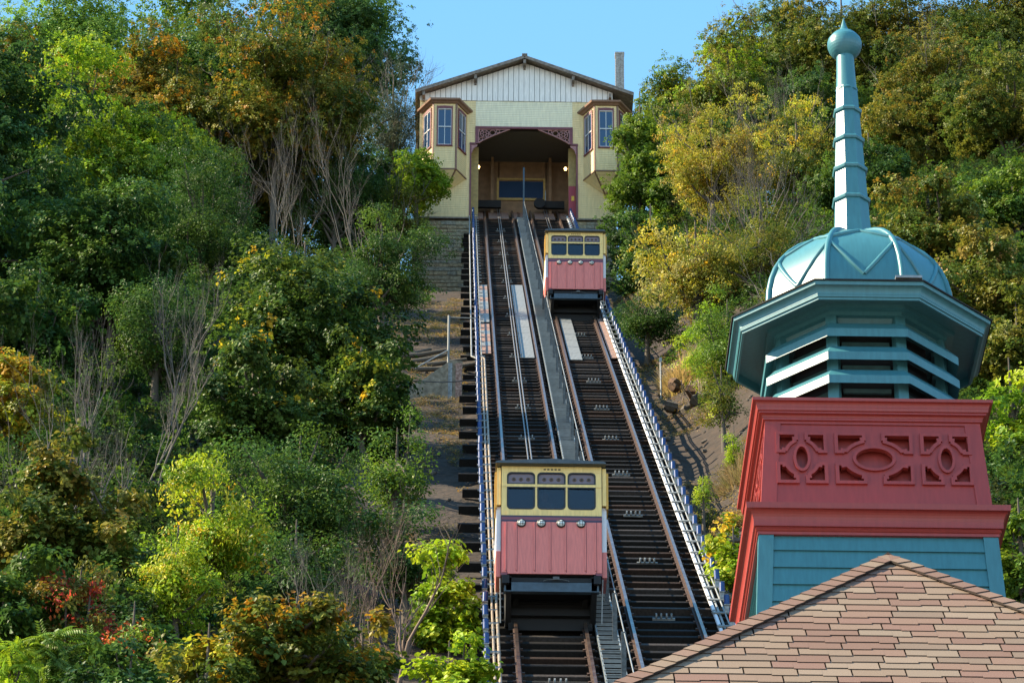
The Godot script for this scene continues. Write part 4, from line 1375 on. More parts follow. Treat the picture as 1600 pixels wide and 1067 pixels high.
# ---------------------------------------------------------------- shingled roof in front
func build_house() -> void:
	var A := Vector3(2.904, 12.290, -24.6)
	var t := thing("lower_station", A, "low building whose pinkish brown shingled hip roof fills the lower right corner", "building")
	var g := 0.967
	var run := 5.0
	var un := MB.new()
	var o := Vector3(0, -0.03, 0)
	var e := Vector3(-run, -run * g, run)
	var f := Vector3(run, -run * g, run)
	un.tri(o, f + o, e + o, Vector3(0, 1, 1))
	un.quad(o, e + o, Vector3(-run, -run * g - 0.03, -9), Vector3(0, -0.03, -9), Vector3(-1, 1, 0))
	un.quad(o, f + o, Vector3(run, -run * g - 0.03, -9), Vector3(0, -0.03, -9), Vector3(1, 1, 0))
	var rf := group_node("roof", t)
	put("underlay", un.done(), M.underlay, rf)
	var ang := atan(g)
	var bs := Basis(Vector3.RIGHT, -ang)     # y of the piece runs up the slope... turned so that local -z goes up
	var down := Vector3(0, -sin(ang), cos(ang))
	var nrm := Vector3(0, cos(ang), sin(ang))
	var ex := 0.127
	var row := 0
	var v := 0.16
	while v < 3.75:
		var half := v * cos(ang)
		var x := -half - rng.randf_range(0.0, 0.3)
		var lim := minf(half, 1.75)
		while x < lim:
			var w := 0.335
			var a := maxf(x, -half)
			var b := minf(x + w, minf(half, 1.9))
			if b - a > 0.03:
				var mb := MB.new()
				var st: float = lerpf(a, b, rng.randf_range(0.35, 0.65))
				var low := 0.0
				var drop := 0.018 if rng.randf() < 0.8 else 0.0
				var flip := rng.randf() < 0.5
				var jj := rng.randf_range(-0.004, 0.004)
				for h in 2:
					var xa := a + 0.005 if h == 0 else st
					var xb := st if h == 0 else b - 0.005
					var d := drop if (h == 0) == flip else 0.0
					var vt := v - 0.15
					var vb := v + d + jj
					var up0 := 0.004
					var up1 := 0.012
					var k := []
					for lay in [-0.008, 0.0]:
						for q in [[xa, vt, up0], [xb, vt, up0], [xb, vb, up1], [xa, vb, up1]]:
							var vx: float = q[1]
							# keep inside the hips at the upper edge
							var xx: float = clampf(q[0], -maxf(vx, 0.0) * cos(ang) - 0.02, maxf(vx, 0.0) * cos(ang) + 0.02)
							k.append(Vector3(xx, 0, 0) + down * vx + nrm * (q[2] + lay))
					mb.slab(k, Color(0.26, 0.25, 0.25))  # dark sides paint the shadow line below each course
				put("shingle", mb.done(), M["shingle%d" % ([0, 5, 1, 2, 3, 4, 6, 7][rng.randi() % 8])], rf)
			x += w
		v += ex
		row += 1
	# hip caps: short bent pieces that overlap down each hip
	for s in [-1.0, 1.0]:
		var dir := Vector3(s, -g, 1.0).normalized()
		var inward := Vector3(-s, 0, 0.0)
		var left_n := Vector3(s * sin(ang), cos(ang), 0).normalized()
		var d := 0.055
		var n := 0
		while d < 4.2:
			var p0 := dir * (d - 0.05)
			var p1 := dir * (d + 0.16)
			var across_front := (nrm.cross(dir)).normalized()
			if across_front.x * s > 0.0:
				across_front = -across_front
			var across_side := (left_n.cross(dir)).normalized()
			if across_side.z > 0.0:
				across_side = -across_side
			var mb := MB.new()
			for q in [[across_front, nrm], [across_side, left_n]]:
				var ac: Vector3 = q[0]
				var nn: Vector3 = q[1]
				var up := (nrm + left_n).normalized()
				var k := []
				for lay in [0.0, 0.009]:
					k.append(p0 + up * (0.014 + lay))
					k.append(p0 + ac * 0.10 + nn * (0.016 + lay))
					k.append(p1 + ac * 0.10 + nn * (0.028 + lay))
					k.append(p1 + up * (0.026 + lay))
				mb.slab(k, Color(0.16, 0.15, 0.15))  # dark sides paint a shadow line at each cap as well
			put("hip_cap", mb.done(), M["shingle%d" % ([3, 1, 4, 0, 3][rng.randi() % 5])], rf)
			d += 0.128
			n += 1
	# ridge caps
	for i in 10:
		var mb := MB.new()
		for s in [-1.0, 1.0]:
			var z0 := -0.02 - i * 0.2
			mb.hexa([Vector3(0, 0.02, z0 + 0.04), Vector3(s * 0.09, -0.06, z0 + 0.04), Vector3(s * 0.09, -0.06, z0 - 0.22), Vector3(0, 0.01, z0 - 0.22), Vector3(0, 0.032, z0 + 0.04), Vector3(s * 0.10, -0.05, z0 + 0.04), Vector3(s * 0.10, -0.05, z0 - 0.22), Vector3(0, 0.022, z0 - 0.22)])
		put("ridge_cap", mb.done(), M.shingle3, rf)
	var wl := MB.new()
	wl.box(Vector3(0, -9.6, -2.6), Vector3(8.6, 9.0, 12.8))
	put("wall", wl.done(), M.brick_wall, t)
# ---------------------------------------------------------------- trees
var sprigs := {}

func leaf_tri(mb: MB, at: Vector3, b: Basis, l: float, w: float, lobed: bool) -> void:   # one leaf, folded on its midrib; b.z along the leaf, b.y its face
	var base := at
	var tip := at + b.z * l - b.y * l * 0.12
	var mid := at + b.z * l * 0.45 - b.y * 0.02 * l
	var lf := at + b.z * l * 0.40 - b.x * w * 0.5 + b.y * w * 0.12
	var rt := at + b.z * l * 0.40 + b.x * w * 0.5 + b.y * w * 0.12
	if lobed:
		var l2 := at + b.z * l * 0.80 - b.x * w * 0.30 + b.y * w * 0.06
		var r2 := at + b.z * l * 0.80 + b.x * w * 0.30 + b.y * w * 0.06
		mb.tri(base, lf, mid, b.y)
		mb.tri(base, mid, rt, b.y)
		mb.tri(mid, l2, tip, b.y)
		mb.tri(mid, tip, r2, b.y)
		mb.tri(mid, lf, l2, b.y)
		mb.tri(mid, r2, rt, b.y)
	else:
		mb.tri(base, lf, tip, b.y)
		mb.tri(base, tip, rt, b.y)

func rand_dir() -> Vector3:
	var y := rng.randf_range(-1, 1)
	var a := rng.randf_range(0, TAU)
	var q := sqrt(1.0 - y * y)
	return Vector3(q * cos(a), y, q * sin(a))

func shade() -> Color:
	var k := rng.randf_range(0.72, 1.18)
	var w := rng.randf_range(-0.10, 0.10)
	return Color(k * (1.0 + w), k, k * (1.0 - w))

func make_sprigs() -> void:
	for kind in ["maple", "small", "frond", "droop", "blade"]:
		sprigs[kind] = []
		for variant in 3:
			var mb := MB.new()
			mb.tint(Color.WHITE)
			if kind == "maple" or kind == "small" or kind == "droop":
				var n: int = {"maple": 15, "small": 17, "droop": 15}[kind]
				for i in n:
					mb.tint(shade())
					var at := rand_dir() * rng.randf_range(0.05, 0.34) * Vector3(1, 0.6, 1)
					var y := (Vector3(rng.randf_range(-0.5, 0.5), 1.0, rng.randf_range(-0.5, 0.5))).normalized()
					var z := Vector3(at.x, rng.randf_range(-0.9, 0.1) * 0.4, at.z) + rand_dir() * 0.12
					if kind == "droop":
						z = Vector3(at.x * 0.7, -0.45, at.z * 0.7) + rand_dir() * 0.12
						y = (Vector3(at.x, 0.3, at.z) + rand_dir() * 0.25).normalized()
					z = (z - y * z.dot(y)).normalized()
					var b := Basis(y.cross(z), y, z)
					if kind == "maple":
						var l := rng.randf_range(0.11, 0.175)
						leaf_tri(mb, at, b, l, l * 0.95, true)
					elif kind == "small":
						var l := rng.randf_range(0.085, 0.135)
						leaf_tri(mb, at, b, l, l * 0.6, false)
					else:
						var l := rng.randf_range(0.11, 0.17)
						leaf_tri(mb, at, b, l, l * 0.55, false)
			elif kind == "frond":
				for fr in 3:
					var a := TAU * fr / 3.0 + rng.randf_range(-0.4, 0.4)
					var d := Vector3(cos(a), 0, sin(a))
					var sdir := Vector3(-d.z, 0, d.x)
					var len := rng.randf_range(0.6, 0.85)
					mb.tint(shade())
					for i in 11:
						var t := (i + 1.5) / 12.5
						var p := d * len * t + Vector3(0, 0.22 * t - 0.42 * t * t, 0)
						for s in [-1.0, 1.0]:
							var z: Vector3 = (sdir * s + d * 0.45 + Vector3(0, -0.35 - 0.2 * rng.randf(), 0)).normalized()
							var y := (Vector3.UP + d * 0.2 + rand_dir() * 0.15)
							y = (y - z * y.dot(z)).normalized()
							leaf_tri(mb, p, Basis(y.cross(z), y, z), 0.17 * (1.1 - 0.5 * absf(t - 0.4)), 0.062, false)
			else:
				for i in 22:
					mb.tint(shade())
					var at := Vector3(rng.randf_range(-0.2, 0.2), 0, rng.randf_range(-0.2, 0.2))
					var top := at * 2.0 + Vector3(0, rng.randf_range(0.25, 0.55), 0) + rand_dir() * 0.1
					var sd := Vector3(rng.randf_range(-1, 1), 0, rng.randf_range(-1, 1)).normalized() * 0.012
					mb.tri(at - sd, at + sd, top)
			sprigs[kind].append(mb.done())

func multi(called: String, parent: Node3D, mesh: Mesh, data: PackedFloat32Array) -> void:
	var mm := MultiMesh.new()
	mm.transform_format = MultiMesh.TRANSFORM_3D
	mm.use_colors = true
	mm.mesh = mesh
	mm.instance_count = data.size() / 16
	mm.buffer = data
	var o := MultiMeshInstance3D.new()
	o.name = called if parent != self else numbered(called)
	o.multimesh = mm
	o.material_override = M.leaf
	parent.add_child(o, true)
	o.set_meta("kind", "stuff")

func add_sprig(data: PackedFloat32Array, p: Vector3, up: Vector3, s: float, c: Color) -> void:
	var a := rng.randf_range(0, TAU)
	var x := up.cross(Vector3(cos(a), 0.1, sin(a))).normalized()
	var z := x.cross(up)
	data.append_array(PackedFloat32Array([x.x * s, up.x * s, z.x * s, p.x, x.y * s, up.y * s, z.y * s, p.y, x.z * s, up.z * s, z.z * s, p.z, c.r, c.g, c.b, 1.0]))

var PAL := {
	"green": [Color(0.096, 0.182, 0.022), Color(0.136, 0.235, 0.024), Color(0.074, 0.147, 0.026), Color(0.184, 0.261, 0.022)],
	"deep": [Color(0.052, 0.115, 0.024), Color(0.066, 0.139, 0.026), Color(0.041, 0.096, 0.024), Color(0.096, 0.165, 0.022)],  # dark greens, also used to put shade into the leaf colour
	"bluish": [Color(0.068, 0.147, 0.045), Color(0.086, 0.173, 0.045), Color(0.106, 0.200, 0.035)],
	"pale": [Color(0.164, 0.296, 0.045), Color(0.213, 0.347, 0.049), Color(0.125, 0.235, 0.040)],
	"lime": [Color(0.309, 0.424, 0.020), Color(0.232, 0.373, 0.020), Color(0.386, 0.469, 0.024), Color(0.164, 0.286, 0.020)],
	"yellow": [Color(0.517, 0.434, 0.030), Color(0.397, 0.408, 0.030), Color(0.604, 0.392, 0.028), Color(0.259, 0.306, 0.030), Color(0.570, 0.510, 0.068)],
	"olive": [Color(0.140, 0.175, 0.024), Color(0.190, 0.200, 0.026), Color(0.105, 0.150, 0.024), Color(0.230, 0.205, 0.030), Color(0.085, 0.140, 0.024)],
	"bronze": [Color(0.200, 0.165, 0.024), Color(0.140, 0.145, 0.022), Color(0.250, 0.165, 0.024), Color(0.095, 0.125, 0.022)],
	"orange": [Color(0.420, 0.190, 0.016), Color(0.340, 0.210, 0.018), Color(0.440, 0.250, 0.020), Color(0.260, 0.210, 0.020)],
	"red": [Color(0.517, 0.068, 0.034), Color(0.586, 0.144, 0.030), Color(0.380, 0.050, 0.041), Color(0.172, 0.170, 0.028)],
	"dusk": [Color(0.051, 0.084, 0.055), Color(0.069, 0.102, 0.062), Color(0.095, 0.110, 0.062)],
	"shade": [Color(0.040, 0.060, 0.018), Color(0.052, 0.066, 0.020), Color(0.032, 0.054, 0.018)],  # greens darkened to paint shade into the undergrowth
	"gold": [Color(0.48, 0.42, 0.045), Color(0.38, 0.39, 0.04), Color(0.44, 0.30, 0.05), Color(0.20, 0.22, 0.03), Color(0.44, 0.40, 0.13), Color(0.24, 0.19, 0.06)],
	"mid": [Color(0.060, 0.118, 0.020), Color(0.080, 0.140, 0.022), Color(0.046, 0.096, 0.020), Color(0.100, 0.150, 0.022)],
	"straw": [Color(0.586, 0.408, 0.152), Color(0.483, 0.322, 0.123), Color(0.380, 0.290, 0.083)],
	"dry": [Color(0.363, 0.256, 0.110), Color(0.294, 0.204, 0.097), Color(0.207, 0.188, 0.062)],
}

func fork(mb: MB, p: Vector3, d: Vector3, l: float, r: float, level: int, spread: float, lift: float) -> void:   # a bare branching limb
	var pts := [p]
	var q := p
	var dd := d
	var k := 4
	for i in k:
		dd = (dd + rand_dir() * 0.16 + Vector3.UP * lift * 0.1).normalized()
		q += dd * l / k
		pts.append(q)
	mb.tube(pts, r, r * 0.62, 5 if level > 2 else (4 if level > 1 else 3), false)
	if level <= 0:
		return
	var n := 3 if level > 1 else 4
	for i in n:
		var t := rng.randf_range(0.35, 1.0) if i > 0 else 1.0
		var base: Vector3 = pts[mini(int(t * k), k)]
		var nd := (dd + rand_dir() * spread + Vector3.UP * lift * 0.25).normalized()
		fork(mb, base, nd, l * rng.randf_range(0.55, 0.8), r * rng.randf_range(0.45, 0.62), level - 1, spread, lift)

func bare_tree(called: String, label: String, x: float, z: float, h: float, stems: int, level: int, spread: float, bark: String, group := "", r := 0.05, cat := "bare tree") -> void:
	var o := thing(called, Vector3(x, ground_y(x, z) - 0.1, z), label, cat, group)
	for i in stems:
		var mb := MB.new()
		var d := (Vector3.UP + Vector3(rng.randf_range(-1, 1), 0, rng.randf_range(-1, 1)) * (0.12 + 0.22 * float(stems > 1))).normalized()
		fork(mb, Vector3(rng.randf_range(-0.25, 0.25), 0, rng.randf_range(-0.25, 0.25)), d, h * rng.randf_range(0.36, 0.48), r * rng.randf_range(0.8, 1.2), level, spread, 0.9)
		put("stem", mb.done(), M[bark], o)

func tree(called: String, label: String, cat: String, x: float, z: float, top: float, rx: float, ry: float, leaf: String, pal: String, size := 1.0, dens := 1.0, tipc := "", tips := 0.0, group := "", twigs := 0) -> void:
	var gy := ground_y(x, z)
	var o := thing(called, Vector3(x, gy - 0.1, z), label, cat, group)
	var h := top - gy + 0.1
	var cy := h - ry
	var col: Array = PAL[pal]
	var tipcol: Array = PAL[tipc] if tipc != "" else col
	var wood := MB.new()
	var lean := Vector3(rng.randf_range(-0.5, 0.5), 0, rng.randf_range(-0.5, 0.5)) * rx * 0.25
	var tr := clampf(0.028 * (h + rx), 0.05, 0.24)
	var knee := maxf(cy - ry * 0.55, h * 0.12)
	var trunk := [Vector3.ZERO, Vector3(lean.x * 0.3, knee * 0.5, lean.z * 0.3), Vector3(lean.x * 0.6, knee, lean.z * 0.6), Vector3(lean.x, lerpf(knee, h, 0.55), lean.z), Vector3(lean.x, lerpf(knee, h, 0.9), lean.z)]
	wood.tube(trunk, tr, tr * 0.12, 7)
	var vol := rx * rx * ry
	var nl := clampi(int(16.0 + 10.0 * pow(vol, 0.42)), 16, 70)
	var lobes := []
	var ph := rng.randf_range(0.0, 900.0)
	for i in nl:
		var d := rand_dir()
		if d.y < -0.35:
			d.y *= 0.5
		var wob := 1.0 + 0.55 * lumps.get_noise_3d(d.x * 70.0 + ph, d.y * 70.0, d.z * 70.0)
		var q := pow(rng.randf(), 0.42) * rng.randf_range(0.75, 1.15) * wob
		var c := Vector3(d.x * rx, d.y * ry, d.z * rx) * q * 0.88 + Vector3(lean.x, cy, lean.z)
		var lr := (0.19 + 0.13 * rng.randf()) * pow(vol, 0.3333)
		lobes.append([c, lr * rng.randf_range(0.8, 1.25), rng.randi() % col.size(), rng.randf_range(0.82, 1.2)])
		if i % 2 == 0:
			var st: Vector3 = trunk[2].lerp(trunk[3], rng.randf_range(0.0, 1.0))
			var m := st.lerp(c, 0.5) + Vector3(0, -0.06 * rx, 0) + rand_dir() * 0.12 * rx
			wood.tube([st, m, c], tr * 0.42, 0.012, 5, false)
	put("trunk", wood.done(), M.bark, o)
	var area := 0.0
	for lb in lobes:
		area += lb[1] * lb[1]
	var n_all := int(96.0 * dens * rx * (rx + ry) / 2.0 / (size * size))
	var datas := [PackedFloat32Array(), PackedFloat32Array(), PackedFloat32Array()]
	for lb in lobes:
		var n := int(n_all * 3.0 * lb[1] * lb[1] / area)
		var lc: Vector3 = lb[0]
		var lr: float = lb[1]
		for i in n:
			var d := rand_dir()
			var q := lr * pow(rng.randf(), 0.36) * (rng.randf_range(1.0, 1.55) if rng.randf() < 0.22 else 1.0)
			var p := lc + Vector3(d.x * 1.25, d.y * 0.60 - 0.10 * q / lr, d.z * 1.25) * q
			var up := (Vector3.UP * 0.75 + d * 0.7 + rand_dir() * 0.35).normalized()
			var c: Color = col[lb[2]] if rng.randf() < 0.72 else col[rng.randi() % col.size()]
			if tips > 0.0:
				var hh := clampf((p.y - cy) / ry * 0.5 + 0.5, 0.0, 1.0)
				if rng.randf() < tips * (0.25 + 1.3 * hh * hh) * (1.6 if lb[3] > 1.02 else 0.35):
					c = tipcol[rng.randi() % tipcol.size()]
			var k: float = lb[3] * rng.randf_range(0.8, 1.22)
			add_sprig(datas[rng.randi() % 3], p, up, 0.8 * size * rng.randf_range(0.75, 1.25), Color(c.r * k, c.g * k, c.b * k))
	var cr := group_node("crown", o)
	cr.set_meta("kind", "stuff")
	for i in 3:
		if datas[i].size():
			multi("leaves", cr, sprigs[leaf][i], datas[i])
	if twigs > 0:
		var tw := MB.new()
		for i in twigs:
			var d := rand_dir()
			d.y = absf(d.y) * 0.8 + 0.15
			var p := Vector3(d.x * rx, d.y * ry, d.z * rx) * rng.randf_range(0.5, 0.85) + Vector3(lean.x, cy, lean.z)
			fork(tw, p, (d + Vector3.UP * 0.6).normalized(), rng.randf_range(0.8, 1.5), 0.018, 2, 0.55, 0.6)
		put("bare_twigs", tw.done(), M.bark_pale, o)

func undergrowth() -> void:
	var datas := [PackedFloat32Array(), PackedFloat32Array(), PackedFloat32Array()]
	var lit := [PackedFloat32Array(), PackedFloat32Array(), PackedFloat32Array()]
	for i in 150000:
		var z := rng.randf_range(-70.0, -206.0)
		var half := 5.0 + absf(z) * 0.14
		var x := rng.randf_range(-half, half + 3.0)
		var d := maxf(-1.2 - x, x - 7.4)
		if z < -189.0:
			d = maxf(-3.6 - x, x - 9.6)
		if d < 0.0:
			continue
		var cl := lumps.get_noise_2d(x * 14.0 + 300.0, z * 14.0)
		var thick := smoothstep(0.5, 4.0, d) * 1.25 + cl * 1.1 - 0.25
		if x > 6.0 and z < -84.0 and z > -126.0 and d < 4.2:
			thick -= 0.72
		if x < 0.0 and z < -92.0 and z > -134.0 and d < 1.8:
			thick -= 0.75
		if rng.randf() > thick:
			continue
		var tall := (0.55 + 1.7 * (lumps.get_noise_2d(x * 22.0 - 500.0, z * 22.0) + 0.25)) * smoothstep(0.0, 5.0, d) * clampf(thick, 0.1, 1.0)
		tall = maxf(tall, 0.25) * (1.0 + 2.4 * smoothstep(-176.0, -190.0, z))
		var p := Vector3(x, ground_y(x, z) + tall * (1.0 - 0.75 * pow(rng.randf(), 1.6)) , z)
		var pal: Array = PAL[["deep", "deep", "shade", "green", "shade", "deep"][int(absf(lumps.get_noise_2d(x * 9.0 + 77.0, z * 9.0) * 13.0)) % 6]]  # dark palettes put the deep shade between crowns into the leaf colour
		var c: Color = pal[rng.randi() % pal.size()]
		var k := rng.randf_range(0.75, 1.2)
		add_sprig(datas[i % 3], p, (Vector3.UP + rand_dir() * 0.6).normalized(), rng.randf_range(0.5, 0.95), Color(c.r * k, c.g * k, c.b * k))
	for i in 30000:
		var z := rng.randf_range(-72.0, -190.0)
		var x := rng.randf_range(-5.0, 0.2) if i % 2 == 0 else rng.randf_range(6.4, 11.5)
		var pal: Array = PAL[["straw", "dry", "bronze", "orange"][rng.randi() % 4]]
		var c: Color = pal[rng.randi() % pal.size()] * 0.8
		if lumps.get_noise_2d(x * 11.0 + 900.0, z * 11.0) > -0.05:
			add_sprig(lit[i % 3], Vector3(x, ground_y(x, z) + 0.02, z), (Vector3(0, 0.82, 0.57) + rand_dir() * 0.25).normalized(), rng.randf_range(0.35, 0.75), c)
	var o := thing("undergrowth", Vector3.ZERO, "", "")
	o.set_meta("kind", "stuff")
	o.set_meta("label", "low leafy undergrowth covering the slope beneath the trees")
	for i in 3:
		multi("leaves", o, sprigs["maple" if i < 2 else "small"][i], datas[i])
	var fl := thing("fallen_leaves", Vector3.ZERO, "", "")
	fl.set_meta("kind", "stuff")
	fl.set_meta("label", "dry fallen leaves scattered over the bare soil beside the tracks")
	for i in 3:
		multi("leaves", fl, sprigs["small"][i], lit[i])

func tuft(called: String, label: String, cat: String, at: Vector3, spread: Vector3, n: int, kind: String, pal: String, size: float) -> void:
	var o := thing(called, at, label, cat)
	var datas := [PackedFloat32Array(), PackedFloat32Array(), PackedFloat32Array()]
	var col: Array = PAL[pal]
	for i in n:
		var d := rand_dir() * pow(rng.randf(), 0.4)
		var p := Vector3(d.x * spread.x, absf(d.y) * spread.y, d.z * spread.z)
		p.y += ground_y(at.x + p.x, at.z + p.z) - at.y
		var c: Color = col[rng.randi() % col.size()]
		var k := rng.randf_range(0.75, 1.25)
		add_sprig(datas[i % 3], p, (Vector3.UP + d * 0.9 + rand_dir() * 0.3).normalized(), size * rng.randf_range(0.7, 1.3), Color(c.r * k, c.g * k, c.b * k))
	var cr := group_node("foliage", o)
	cr.set_meta("kind", "stuff")
	for i in 3:
		multi("blades" if kind == "blade" else "leaves", cr, sprigs[kind][i], datas[i])
	var st := MB.new()
	for i in 7:
		var d := rand_dir()
		st.tube([Vector3(0, -0.1, 0), Vector3(d.x * spread.x * 0.4, spread.y * 0.5, d.z * spread.z * 0.4), Vector3(d.x * spread.x * 0.8, spread.y * 0.9, d.z * spread.z * 0.8)], 0.02, 0.006, 4, false)
	put("stem", st.done(), M.bark, o)
func build_bits() -> void:
	# beside the left track: a concrete block, a fence post with rails, dead logs, a wire
	var x := -0.75
	var z := -125.6
	var cb := thing("concrete_block", Vector3(x, ground_y(x, z) - 1.2, z), "slanted buff concrete block with a pale streak, left of the tracks", "concrete block")
	var m := MB.new()
	m.poly(PackedVector2Array([Vector2(-1.0, -1.0), Vector2(0.85, -1.0), Vector2(0.85, 2.7), Vector2(0.45, 2.75), Vector2(-0.6, 1.9), Vector2(-1.0, 1.7)]), -1.2, 0.0)
	put("block", m.done(), M.concrete, cb)
	var sk := MB.new()
	sk.box(Vector3(0.42, 1.5, 0.02), Vector3(0.14, 2.2, 0.04))
	put("drain_strip", sk.done(), M.plate, cb)
	var rp := MB.new()
	rp.box(Vector3(0.72, 1.4, 0.02), Vector3(0.22, 2.4, 0.045))
	put("rusty_strip", rp.done(), M.plate_rust, cb)
	var fz := -130.4
	var fp := Vector3(-0.42, ground_y(-0.42, fz), fz)
	var fe := thing("fence", fp, "grey fence post with a level rail and slanting brace, left of the tracks", "fence")
	var p := MB.new()
	p.tube([Vector3(0, -0.4, 0), Vector3(0, 2.6, 0)], 0.045, 0.045, 8)
	put("post", p.done(), M.arm_grey, fe)
	var r := MB.new()
	r.tube([Vector3(0, 2.52, 0), Vector3(1.0, 2.5, 0)], 0.022, 0.022, 6)
	put("rail", r.done(), M.arm_grey, fe)
	var br := MB.new()
	br.tube([Vector3(0, 1.15, 0), Vector3(-1.2, 0.2, 0.3)], 0.025, 0.025, 6)
	put("brace", br.done(), M.galvanised, fe)
	var z2 := -124.0
	var f2 := thing("signal_post", Vector3(7.0, ground_y(7.0, z2), z2), "thin white post standing on the bank right of the tracks", "post")
	var p2 := MB.new()
	p2.tube([Vector3(0, -0.3, 0), Vector3(0, 1.5, 0)], 0.03, 0.03, 8)
	put("post", p2.done(), M.white_metal, f2)
	var p3 := MB.new()
	p3.box(Vector3(0, 1.5, 0.0), Vector3(0.09, 0.16, 0.07))
	put("head", p3.done(), M.white_metal, f2)
	var w := thing("wire", Vector3(0, 0, 0), "dark wire strung level across the concrete block left of the tracks", "wire")
	var wm := MB.new()
	var a := Vector3(-1.9, ground_y(-1.2, -124.4) + 0.9, -124.4)
	wm.tube([a, a + Vector3(1.3, -0.06, 0), a + Vector3(2.6, 0.06, 0)], 0.018, 0.018, 5)
	put("strand", wm.done(), M.rubber, w)
	for k in 5:
		var lx := -1.9 + 0.35 * k
		var lz := -137.0 + 1.5 * k
		var l := thing("fallen_log", Vector3(lx, ground_y(lx, lz) + 0.15, lz), ["uppermost dead grey log lying on the slope under the station's left footing", "second dead log from the top, left of the blue markers", "middle dead log on the dark slope left of the blue markers", "fourth dead log from the top, just above the fence brace", "lowest dead log lying just above the concrete block"][k], "log")
		var lm := MB.new()
		var dx := rng.randf_range(1.0, 1.6)
		lm.tube([Vector3(-dx, -0.1 - 0.2 * rng.randf(), 0.2), Vector3(0, 0.06, 0), Vector3(dx * 0.7, 0.25 + 0.2 * rng.randf(), -0.2)], 0.11, 0.07, 7)
		put("trunk", lm.done(), M.bark, l)
	var rb := MB.new()
	for k in 240:
		var sx := rng.randf_range(6.7, 10.5) if k % 3 > 0 else rng.randf_range(-3.0, 0.1)
		var sz := rng.randf_range(-84.0, -150.0)
		var q := rng.randf_range(0.03, 0.14)
		rb.cbox(Vector3(sx, ground_y(sx, sz) + q * 0.2, sz), Vector3(q * rng.randf_range(1.0, 2.2), q, q * rng.randf_range(1.0, 1.8)), q * 0.25, Basis(Vector3(rng.randf(), rng.randf(), 0.3).normalized(), rng.randf_range(0.0, 1.5)))
	var rub := put("rubble", rb.done(), M.rock, self, "stuff")
	rub.set_meta("label", "small loose stones lying on the bare soil beside the tracks")
	# layered rock on the right bank
	var rx := 7.5
	var rz := -93.0
	var rk := thing("rock_ledge", Vector3(rx, ground_y(rx, rz), rz), "dark layered rock ledge on the bank right of the tracks", "rock ledge")
	for k in 16:
		var b := MB.new()
		b.cbox(Vector3(rng.randf_range(-0.5, 1.6), -1.1 + 0.115 * k + rng.randf_range(-0.03, 0.03), 0.55 - 0.05 * k + rng.randf_range(-0.15, 0.15)), Vector3(rng.randf_range(0.7, 1.7), rng.randf_range(0.09, 0.17), 1.2), 0.025, Basis(Vector3.UP, rng.randf_range(-0.2, 0.2)) * Basis(Vector3.BACK, rng.randf_range(-0.06, 0.06)))
		put("slab", b.done(), M.rock, rk)

	var ex := 7.9
	var ez := -120.5
	var eb := thing("earth_outcrop", Vector3(ex, ground_y(ex, ez), ez), "rough brown outcrop of earth and roots below the dry grass, right of the tracks", "earth outcrop")
	for k in 26:
		var b := MB.new()
		var q := rng.randf_range(0.18, 0.5)
		b.cbox(Vector3(rng.randf_range(-0.8, 1.3), rng.randf_range(-0.5, 0.75), rng.randf_range(-0.5, 0.7)), Vector3(q * rng.randf_range(0.8, 1.6), q, q), q * 0.28, Basis(Vector3(rng.randf_range(-1, 1), rng.randf_range(-1, 1), rng.randf_range(-1, 1)).normalized(), rng.randf_range(0.0, 1.4)))
		put("clod", b.done(), M[["earth", "rock", "earth"][k % 3]], eb)
	for k in 9:
		var r0 := MB.new()
		var a0 := Vector3(rng.randf_range(-0.7, 0.9), rng.randf_range(0.4, 0.9), rng.randf_range(0.2, 0.7))
		r0.tube([a0, a0 + Vector3(rng.randf_range(-0.2, 0.2), -0.4, 0.15), a0 + Vector3(rng.randf_range(-0.4, 0.4), -0.9, 0.1)], 0.025, 0.008, 5, false)
		put("root", r0.done(), M.plank_pink, eb)

